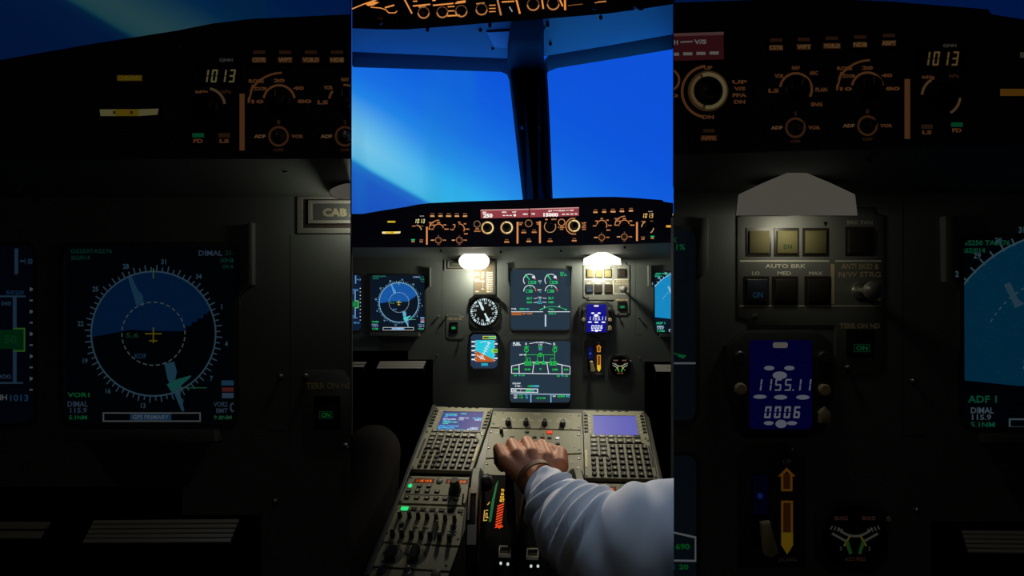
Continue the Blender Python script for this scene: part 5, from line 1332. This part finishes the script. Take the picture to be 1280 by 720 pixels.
for (a, b), (c, d) in (((300, 506), (256, 640)), ((468, 516), (428, 650))): m.line(q, [q.at(*CP(a, b)), q.at(*CP(c, d))], 1.2, 4.2, 'tray_grey')
m.build('divider', t)
dzus(q, t, [q.at(*CP(*p)) for p in ((130, 505), (570, 655), (218, 630), (130, 625))], 2.6, 4)
t, q = plate('lighting_panel', 'dark panel with a steel toggle, lowest on the pedestal at the picture edge', 'control panel', ((462.6, 710.6), (565, 717.6), (556, 750), (440, 744)), h=4)
x, y = q.at(511, 716.4); m = MB(); m.lathe(q, x, y, [(5, 4), (5, 6), (2, 7), (2, 14), (3.6, 20), (1.4, 22)], 'silver', 16); m.build('toggle_switch', t)
for u, v in ((478, 714.6), (545, 719.6)):
    x, y = q.at(u, v); m = MB(); m.lathe(q, x, y, [(9, 4), (9, 8), (7, 9)], 'grey_key', 20); m.build('knob', t)
dzus(q, t, [q.at(468, 713)], 2.6, 4)

# ---------------------------------------------------------------- thrust lever quadrant, trim wheels, levers
t = thing('thrust_quadrant', 'black lever quadrant with orange hatched and green lit scales, under the arm', 'lever quadrant', PED.pick(645, 660))
q = Quad(PED, (606, 598), (716, 600), (738, 742), (556, 738))
m = MB(); m.prism(q, rrect(0, 0, q.W, q.H, 8), -2, 16, 'soft_black', 4); m.build('housing', t)
# scale positions as seen on the raised top
PQ = Plane(PED.co+PED.n*.0165, PED.n)
class TQ:
    dim = 1.0; n = PED.n
    def p(s, u, v, h=0): return PQ.pick(u, v)+PED.n*h*.001
Z = TQ()
gn, hz, yl, gd = lit((10, 88, 44)), lit((232, 66, 22)), lit((236, 176, 44)), lit((206, 156, 70))
m = MB(); m.flat(Z, [(619.6, 606), (623, 600), (618, 626), (614, 652), (611, 653), (614, 630)], .5, gn); m.build('green_scale', t)
m = MB()
for k in range(9):
    v0 = 629.6+k*3.3; x = 625.4-k*.36
    m.flat(Z, [(x-3.6, v0+2.6), (x+4.6, v0-.6), (x+4.6, v0+1.1), (x-3.6, v0+4.4)], .5, hz)
m.line(Z, [(620, 656), (624, 660), (628, 658)], 1.6, .5, hz); m.build('hatched_scale', t)
m = MB()
for v, s in ((613, 'TO'), (617.6, 'GA'), (622, 'FLX'), (626, 'MCT')): m.textc(Z, s, 628.4-(v-612)*.06, v, 3.6, .5, yl, .62, .06)
m.text(Z, 'D', 650.8, 646, 658, 655.6, .5, yl, .08); m.line(Z, [(651.4, 641), (651.4, 646)], 1.2, .5, yl)
m.line(Z, [(609.6, 638), (605.6, 638.6), (604.6, 651), (608.4, 650.4)], 1, .5, gd); m.text(Z, 'CL', 606.4, 641, 610.4, 648, .5, gd, .05); m.line(Z, [(612, 628), (609.6, 631)], 1, .5, gd)
m.build('lettering', t)
for (u, v), dots, lb in (((631.2, 691), ((626, 704.4), (634.8, 705.4)), 'silver-framed engine switch beside the trim wheel, with two white dots below'), ((665.6, 694), ((663.8, 708), (672.4, 708)), 'silver-framed engine switch touching the hanging sleeve')):
    e_ = thing('engine_switch', lb, 'switch', PQ.pick(u, v))
    m = MB(); m.frame(Z, [(u-7, v-5.6), (u+8, v-5.6), (u+7.4, v+6), (u-8, v+5.6)], [(u-5.8, v-4.2), (u+6.4, v-4.2), (u+5.8, v+4.6), (u-6.6, v+4.2)], -.5, 9, 'white_paint'); m.build('frame', e_)
    m = MB(); m.prism(Z, [(u-5.8, v-4.2), (u+6.4, v-4.2), (u+5.8, v+4.6), (u-6.6, v+4.2)], -.5, 6, 'grey_key', .3); m.build('cap', e_)
    for a, b in dots: m = MB(); m.lathe(Z, a, b, [(1.6, -.3), (1.6, 2), (1.0, 2.6)], lit((196, 205, 200)), 14); m.build('indicator_dot', e_)

def trim_wheel(uc, label, side):
    c = Vector(((uc-640)*.975/F, .945, ZC-.474)); w = .0125; r = .112
    t = thing('trim_wheel', label, 'wheel', c)
    def ringpts(x, rad, n=72): return [c+Vector((x, rad*math.cos(2*math.pi*i/n), rad*math.sin(2*math.pi*i/n))) for i in range(n)]
    m = MB(); m.rings([ringpts(-w, r*.7), ringpts(-w, r*.92), ringpts(-w*.85, r*.965), ringpts(-w*.5, r*.993), ringpts(0, r), ringpts(w*.5, r*.993), ringpts(w*.85, r*.965), ringpts(w, r*.92), ringpts(w, r*.7), ringpts(w*.6, r*.66), ringpts(w*.6, .01)], 'black_plastic', True, True); m.build('rim', t)
    def seg(a0, a1, x0, x1, mat, nm, rr):
        m = MB(); A = [R(a0+(a1-a0)*i/10) for i in range(11)]
        m.rings([[c+Vector((x0, q*math.cos(a), q*math.sin(a))) for q in ()] or [c+Vector((x0, rr*.985*math.cos(a), rr*.985*math.sin(a))), c+Vector((x1, rr*.985*math.cos(a), rr*.985*math.sin(a))), c+Vector((x1, rr*1.012*math.cos(a), rr*1.012*math.sin(a))), c+Vector((x0, rr*1.012*math.cos(a), rr*1.012*math.sin(a)))] for a in A], mat); m.build(nm, t)
    seg(80, 122, -w*.5, w*.5, 'white_paint', 'white_band', r); seg(150, 166, -w*.62, w*.62, 'white_paint', 'white_band', r)
    seg(116, 146, -w*.72, -w*.45, 'cream_paint', 'rim_highlight', r); seg(118, 150, w*.4, w*.62, 'cream_paint', 'rim_highlight', r)  # cream strips painted on the rim for its gold highlights
    m = MB(); sx = w*side
    ax = c+Vector((0, -.0, r*.80)); rs = [[ax+Vector((sx*(1+k), rad*math.cos(2*math.pi*i/20), rad*math.sin(2*math.pi*i/20))) for i in range(20)] for k, rad in ((-.3, .012), (.0, .016), (.8, .018), (1.4, .015), (1.7, .006))]
    m.rings(rs, 'knob_black'); m.build('crank_knob', t)
trim_wheel(596.5, 'black trim wheel with white bands, beside the radio panels and the green scale', 1)
trim_wheel(720, 'black trim wheel with white band, just right of the fist above the sleeve', -1)

def lever(pts, label):
    t = thing('thrust_lever', label, 'lever', W3(*pts[-1][:3]))
    m = MB(); rs = []
    for u, v, Y, hw, ht in pts:
        p = W3(u, v, Y); rs.append([p+Vector((a*hw, b*ht, c*ht*.6)) for a, b, c in ((-1, -1, -1), (1, -1, -1), (1, 1, 1), (-1, 1, 1))])
    m.rings(rs, 'black_plastic'); m.build('arm', t)
    p = W3(*pts[0][:3]); m = MB()
    rs = [[p+Vector((x, r*math.cos(2*math.pi*i/20), r*math.sin(2*math.pi*i/20))) for i in range(20)] for x, r in ((-.026, .006), (-.025, .010), (0, .011), (.025, .010), (.026, .006))]
    m.rings(rs, 'knob_black'); m.build('handle', t)
lever([(638, 572, .754, .007, .009), (637, 600, .79, .0075, .010), (640, 650, .87, .008, .012), (641, 676, .905, .008, .014)], 'black thrust lever under the little-finger side of the fist')
lever([(672, 571, .754, .007, .009), (662, 600, .79, .0075, .010), (655, 650, .87, .008, .012), (652, 678, .905, .008, .014)], 'black thrust lever under the thumb side of the fist')

# ---------------------------------------------------------------- the hand on the levers
def capsule(m, a, b, ra, rb, n=14, mat='skin'):
    d = (b-a); L = d.length or 1e-6; d = d/L
    e1 = d.orthogonal().normalized(); e2 = d.cross(e1); rs = []
    for k in range(5):
        t_ = -math.pi/2+(math.pi/2)*k/4.0; rs.append((a+d*ra*math.sin(t_), max(ra*math.cos(t_), 1e-4)))
    for k in range(5):
        t_ = (math.pi/2)*k/4.0; rs.append((b+d*rb*math.sin(t_), max(rb*math.cos(t_), 1e-4)))
    m.rings([[c+(e1*math.cos(2*math.pi*i/n)+e2*math.sin(2*math.pi*i/n))*r for i in range(n)] for c, r in rs], mat)
def chain(m, pts):
    P = [(W3(*p[:3]), p[3]) for p in pts]
    for (a, ra), (b, rb) in zip(P[:-1], P[1:]): capsule(m, a, b, ra, rb)
def fuse(m, name, voxel, smooth, mat, parent=None):
    o = m.build('body_parts', clip=[])
    md = o.modifiers.new('r', 'REMESH'); md.mode = 'VOXEL'; md.voxel_size = voxel
    s = o.modifiers.new('s', 'SMOOTH'); s.iterations = smooth; s.factor = .5
    dg = bpy.context.evaluated_depsgraph_get()
    me = bpy.data.meshes.new_from_object(o.evaluated_get(dg)); old = o.data; loc = o.location.copy()
    bpy.data.objects.remove(o); bpy.data.meshes.remove(old)
    me.materials.clear(); me.materials.append(MATS[mat])
    for p in me.polygons: p.use_smooth = True; p.material_index = 0
    me.name = name
    o = bpy.data.objects.new(name, me); COL.objects.link(o); o.location = loc
    return o
m = MB()
FING = {'index': ((684, 573, .722, .0118), (677, 557, .762, .0108), (677, 575, .784, .0098), (681, 582, .762, .0088)),
        'middle': ((665, 568, .730, .0122), (658.6, 553.4, .774, .0112), (658, 573, .795, .0100), (661, 583, .770, .0090)),
        'ring': ((647, 569, .729, .0118), (640, 555.4, .768, .0106), (640, 574, .788, .0096), (643, 583, .765, .0086)),
        'little': ((631, 576, .722, .0106), (623.6, 561, .752, .0098), (624, 577, .771, .0086), (628, 584, .752, .0078))}
for f in FING.values():
    chain(m, f)
    chain(m, [(672+ (f[0][0]-660)*.3, 602, .700, .018), (f[0][0], f[0][1]+1, f[0][2], f[0][3]*1.06)])
chain(m, [(684, 594, .712, .017), (699, 582, .714, .0145), (700.4, 568, .738, .0118), (688, 561.4, .756, .0094)])      # thumb closes over the lever
chain(m, [(650, 586, .716, .016), (676, 584, .716, .016)]); chain(m, [(640, 584, .718, .013), (662, 596, .705, .018)])
ARM = [(672, 598, .70, .023), (690, 622, .66, .026), (722, 655, .61, .034), (770, 680, .57, .042), (850, 705, .55, .048), (940, 705, .55, .05), (1010, 600, .54, .055), (1040, 480, .53, .065)]
chain(m, [(664, 600, .702, .020), (684, 600, .702, .021)]); chain(m, ARM)
hand = fuse(m, 'person', .0022, 6, 'skin')
tag(hand, 'bare fist of a person in a white shirt closed over the thrust levers', 'person')

# sleeve
SL = [(673, 604, .688, .0285, .024), (682, 614, .675, .034, .030), (692, 627, .66, .041, .037), (708, 648, .63, .050, .046), (735, 668, .59, .056, .054), (768, 684, .56, .063, .062), (806, 690, .545, .074, .072), (850, 690, .545, .078, .074), (930, 680, .56, .076, .070), (1000, 620, .57, .068, .068), (1040, 490, .54, .078, .078), (1046, 440, .54, .06, .06)]
def spline(P, t_):
    n = len(P)-1; i = min(int(t_*n), n-1); f = t_*n-i
    g = lambda k: P[max(0, min(n, k))]
    a, b, c, d = g(i-1), g(i), g(i+1), g(i+2)
    return [.5*(2*b[j]+(c[j]-a[j])*f+(2*a[j]-5*b[j]+4*c[j]-d[j])*f*f+(3*b[j]-a[j]-3*c[j]+d[j])*f**3) for j in range(len(b))]
SP3 = [(*W3(*p[:3]), p[3], p[4]) for p in SL]
NR, NS = 150, 64
rs = []; up = Vector((0, 0, 1))
def wr(t_, a):
    """folds of the cloth: soft rings near the cuff, slanting creases along the forearm"""
    d = 0
    for t0, ph, amp, wd, c0, cw in ((.085, .5, .0055, .016, 1.7, 1.5), (.135, .9, .007, .018, 1.3, 1.6), (.20, 1.2, .007, .02, 1.9, 1.5), (.275, .7, .005, .018, 1.0, 1.2), (.31, .9, .006, .017, 1.2, 1.4), (.345, .8, .0065, .017, 1.0, 1.3), (.385, .9, .0055, .014, 1.6, 1.2), (.425, -1.1, .004, .03, 2.4, 1.5), (.48, 1.3, .002, .03, .9, 1.3), (.55, -1.0, .003, .04, 2.2, 1.4)):
        q = (t_-t0-.035*math.sin(a*1.0+ph)*1.3)/wd
        k = math.exp(-((a-c0+math.pi) % (2*math.pi)-math.pi)**2/(cw*cw))
        d += 1.25*amp*k*(math.exp(-q*q)-1.0*math.exp(-(q-1.2)**2*3.0))
    d += .0011*math.sin(a*3+t_*40)+.0010*math.sin(a*5-t_*63+1)
    return d
prev = None
for j in range(NR+1):
    t_ = j/NR
    s = spline(SP3, t_); s2 = spline(SP3, min(1, t_+.004)); s1 = spline(SP3, max(0, t_-.004))
    c = Vector(s[:3]); d = (Vector(s2[:3])-Vector(s1[:3])).normalized()
    e1 = prev-d*prev.dot(d) if prev else Vector((.5, -.1, 1))-d*Vector((.5, -.1, 1)).dot(d)
    e1.normalize(); prev = e1.copy(); e2 = d.cross(e1)
    row = []
    for i in range(NS):
        a = 2*math.pi*i/NS
        w_ = wr(t_, a); row.append(c+e1*math.cos(a)*(s[3]+w_)+e2*math.sin(a)*(s[4]+w_))
    rs.append(row)
m = MB()
inner = [rs[k] for k in (4, 2, 0)]
cs = [sum((p for p in r), Vector())/NS for r in inner]
thin = [[c+(p-c)*.93 for p in r] for r, c in zip(inner, cs)]
m.rings(thin+rs, 'shirt', False, True)
sl = m.build('shirt_sleeve', hand, angle=80); sl['label'] = 'pale blue-white creased shirt sleeve'
# strap at the wrist
c = W3(669.5, 597.6, .702); d = (W3(690, 622, .66)-W3(664, 588, .715)).normalized(); e1 = d.orthogonal().normalized(); e2 = d.cross(e1); m = MB()
rs = []
for k in range(37):
    a = 2*math.pi*k/36; o = e1*math.cos(a)*.0262+e2*math.sin(a)*.0262; n_ = o.normalized()
    rs.append([c+o-d*.0045, c+o+d*.0045, c+o+d*.004+n_*.0022, c+o-d*.004+n_*.0022])
m.rings(rs, 'strap', False, False); b = m.build('wrist_strap', hand); b['label'] = 'brown wrist strap'

# the knee of the person in the other seat
m = MB()
chain(m, [(465, 568, 1.12, .068), (447, 640, 1.05, .072), (395, 730, .95, .080), (330, 810, .84, .086)])
chain(m, [(465, 570, 1.12, .066), (461, 680, 1.13, .062), (464, 800, 1.12, .052), (464, 940, 1.10, .046), (464, 992, 1.10, .045), (466, 980, 1.2, .042)])
kn = fuse(m, 'person', .006, 10, 'trousers')
tag(kn, 'bent knee in dark brown trousers of a person seated beside the pedestal', 'person')

# ---------------------------------------------------------------- light, sky, camera
w = bpy.data.worlds.new('sky'); scene.world = w; w.use_nodes = True
nt = w.node_tree; nt.nodes.clear(); N = nt.nodes.new; Lk = nt.links.new
out_ = N('ShaderNodeOutputWorld'); bg = N('ShaderNodeBackground'); tc = N('ShaderNodeTexCoord'); sp = N('ShaderNodeSeparateXYZ')
Lk(tc.outputs['Generated'], sp.inputs[0])
def math_(op, a, b=None, clamp=False):
    n = N('ShaderNodeMath'); n.operation = op; n.use_clamp = clamp
    for i, x in enumerate((a, b)):
        if x is None: continue
        if isinstance(x, (int, float)): n.inputs[i].default_value = x
        else: Lk(x, n.inputs[i])
    return n.outputs[0]
# heading and elevation of the sky direction, then height above the banked cloud horizon
yy = math_('MAXIMUM', sp.outputs['Y'], .05)
az = math_('DIVIDE', sp.outputs['X'], yy); el = math_('DIVIDE', sp.outputs['Z'], yy)
# s in units of 600: (u-438)*.492-(v-198)*.870, u=640+600az, v=360-600el
hgt = math_('ADD', math_('ADD', math_('MULTIPLY', az, .492), math_('MULTIPLY', el, .870)), (202*.492-162*.870)/600)
wob = N('ShaderNodeTexNoise'); wob.inputs['Scale'].default_value = 5; Lk(tc.outputs['Generated'], wob.inputs['Vector'])
hg2 = math_('ADD', hgt, math_('MULTIPLY', math_('SUBTRACT', wob.outputs['Fac'], .5), .02))
fac = math_('ADD', math_('MULTIPLY', hg2, 1/.6), .15, True)     # -.09 .. +.51 -> 0..1
cr = N('ShaderNodeValToRGB'); Lk(fac, cr.inputs[0])
def stop(s): return (s/600)/.6+.15
R_S = [(-60, (26, 84, 190)), (-14, (30, 92, 196)), (-3, (34, 112, 200)), (2.5, (58, 182, 228)), (16, (52, 184, 236)), (34, (50, 178, 238)), (60, (40, 146, 234)), (95, (26, 116, 228)), (135, (18, 98, 224)), (180, (14, 88, 221)), (250, (14, 84, 218))]
els = cr.color_ramp.elements
els[0].position = stop(R_S[0][0]); els[0].color = (*lin(R_S[0][1]), 1); els[1].position = stop(R_S[-1][0]); els[1].color = (*lin(R_S[-1][1]), 1)
for s, c in R_S[1:-1]:
    e_ = els.new(stop(s)); e_.color = (*lin(c), 1)
# a paler glow just above the horizon towards the side, where the sun has gone
side = math_('MULTIPLY', math_('SUBTRACT', -.14, az), 4.6, True)
band = math_('MULTIPLY', math_('SUBTRACT', 1, math_('MULTIPLY', math_('ABSOLUTE', math_('SUBTRACT', hg2, .04)), 12)), 1, True)
above = math_('MULTIPLY', math_('ADD', hg2, .002), 80, True)
glow = math_('MULTIPLY', math_('MULTIPLY', math_('MULTIPLY', side, band), above), .62)
mx = N('ShaderNodeMixRGB'); Lk(glow, mx.inputs[0]); Lk(cr.outputs[0], mx.inputs[1]); mx.inputs[2].default_value = (*lin((168, 222, 232)), 1)
# faint greenish curtains
st = N('ShaderNodeTexNoise'); st.inputs['Scale'].default_value = 3.2; mp = N('ShaderNodeMapping'); mp.inputs['Scale'].default_value = (3, 1, .25); Lk(tc.outputs['Generated'], mp.inputs[0]); Lk(mp.outputs[0], st.inputs['Vector'])
cf = math_('MULTIPLY', math_('MULTIPLY', math_('SUBTRACT', st.outputs['Fac'], .53), 2.4, True), math_('MULTIPLY', az, -5, True))
mx2 = N('ShaderNodeMixRGB'); Lk(cf, mx2.inputs[0]); Lk(mx.outputs[0], mx2.inputs[1]); mx2.inputs[2].default_value = (*lin((28, 134, 190)), 1)
Lk(mx2.outputs[0], bg.inputs[0]); low = math_('MULTIPLY', math_('SUBTRACT', .13, el), 12, True)      # lowest sky brightened, out of view, to light the header
Lk(math_('ADD', 1, math_('MULTIPLY', low, 2.0)), bg.inputs[1]); Lk(bg.outputs[0], out_.inputs[0])

def area(name, loc, rot, sx, sy, energy, color):
    L = bpy.data.lights.new(name, 'AREA'); L.shape = 'RECTANGLE'; L.size = sx; L.size_y = sy; L.energy = energy; L.color = color
    o = bpy.data.objects.new(name, L); COL.objects.link(o); o.location = loc; o.rotation_euler = rot; return o
# unseen ceiling lamps added to fill the dim banks, the middle and the sleeve
def added_fill_light(loc, label, energy, color, rot, r=.05, spot=None):
    t = thing('added_fill_light', label, 'lamp', loc)
    m = MB(); n = 24; v = Vector(loc)
    m.rings([[v+Vector((a*math.cos(2*math.pi*i/n), a*math.sin(2*math.pi*i/n), z)) for i in range(n)] for a, z in ((r, .02), (r, 0), (r*.8, -.006))], 'bezel_paint', True, False); m.build('rim', t)
    m = MB(); m.rings([[v+Vector((a*math.cos(2*math.pi*i/n), a*math.sin(2*math.pi*i/n), z)) for i in range(n)] for a, z in ((r*.8, -.006), (r*.7, -.010))], lit((255, 230, 190), 1.0, .6)); m.build('diffuser', t)
    L = bpy.data.lights.new('fill_light', 'SPOT' if spot else 'AREA'); L.energy = energy; L.color = color
    if spot: L.spot_size = R(spot); L.spot_blend = .7; L.shadow_soft_size = .03
    else: L.shape = 'DISK'; L.size = r*1.6
    o = bpy.data.objects.new('fill_light', L); COL.objects.link(o); o.parent = t; o.location = (0, 0, -.02); o.rotation_euler = rot
    return t
added_fill_light((0, -.45, ZT-.012), 'added round fill light in the ceiling behind the seats, out of view', .13, (1, .9, .75), (0, 0, 0), .07)
added_fill_light((0, .44, ZT-.012), 'added blue fill light in the ceiling between the two dim panels, out of view', .13, (.45, .66, 1), (0, 0, 0), .04)
def aim(loc, to): return (Vector(to)-Vector(loc)).to_track_quat('-Z', 'Y').to_euler()
lp = (.13, .75, ZC+.49)
added_fill_light(lp, 'added cool fill light in the sloping ceiling above the white sleeve, out of view', 3.2, (.66, .82, 1), aim(lp, (.13, .60, ZC-.30)), .03, 34)

GROUPS = {'keypad_display_unit': 'keypad units on the pedestal', 'radio_panel': 'radio panels on the pedestal', 'trim_wheel': 'trim wheels beside the levers', 'thrust_lever': 'thrust levers under the hand',
          'engine_switch': 'engine switches on the quadrant', 'flood_lamp': 'flood lamps under the glareshield', 'fold_out_tray': 'fold-out trays under the displays', 'navigation_display': 'map displays', 'flight_control_panel': 'control panels with a 1013 window',
          'warning_light_panel': 'caption light panels', 'primary_flight_display': 'flight displays', 'instrument_panel': 'instrument panels', 'glareshield': 'glareshields', 'terrain_switch_plate': 'terrain switch plates', 'framed_placard': 'framed placards',
          'autobrake_panel': 'brake panels', 'panel_clock': 'panel clocks', 'gear_lever': 'gear levers', 'brake_pressure_gauge': 'brake gauges', 'autopilot_panel': 'autopilot panels', 'engine_display': 'engine displays', 'system_display': 'fuel page displays'}
for o in COL.objects:
    if o.parent is None and o.name.split('.')[0] in GROUPS: o['group'] = GROUPS[o.name.split('.')[0]]

cam = bpy.data.cameras.new('camera'); cam.lens = 36*F/1280; cam.sensor_width = 36; cam.sensor_fit = 'HORIZONTAL'; cam.clip_start = .02
co = bpy.data.objects.new('camera', cam); COL.objects.link(co); co.location = (0, 0, ZC); co.rotation_euler = (R(90), 0, 0)
scene.camera = co
vs = scene.view_settings; vs.view_transform = 'Standard'; vs.look = 'None'; vs.exposure = 0; vs.gamma = 1; vs.use_curve_mapping = False
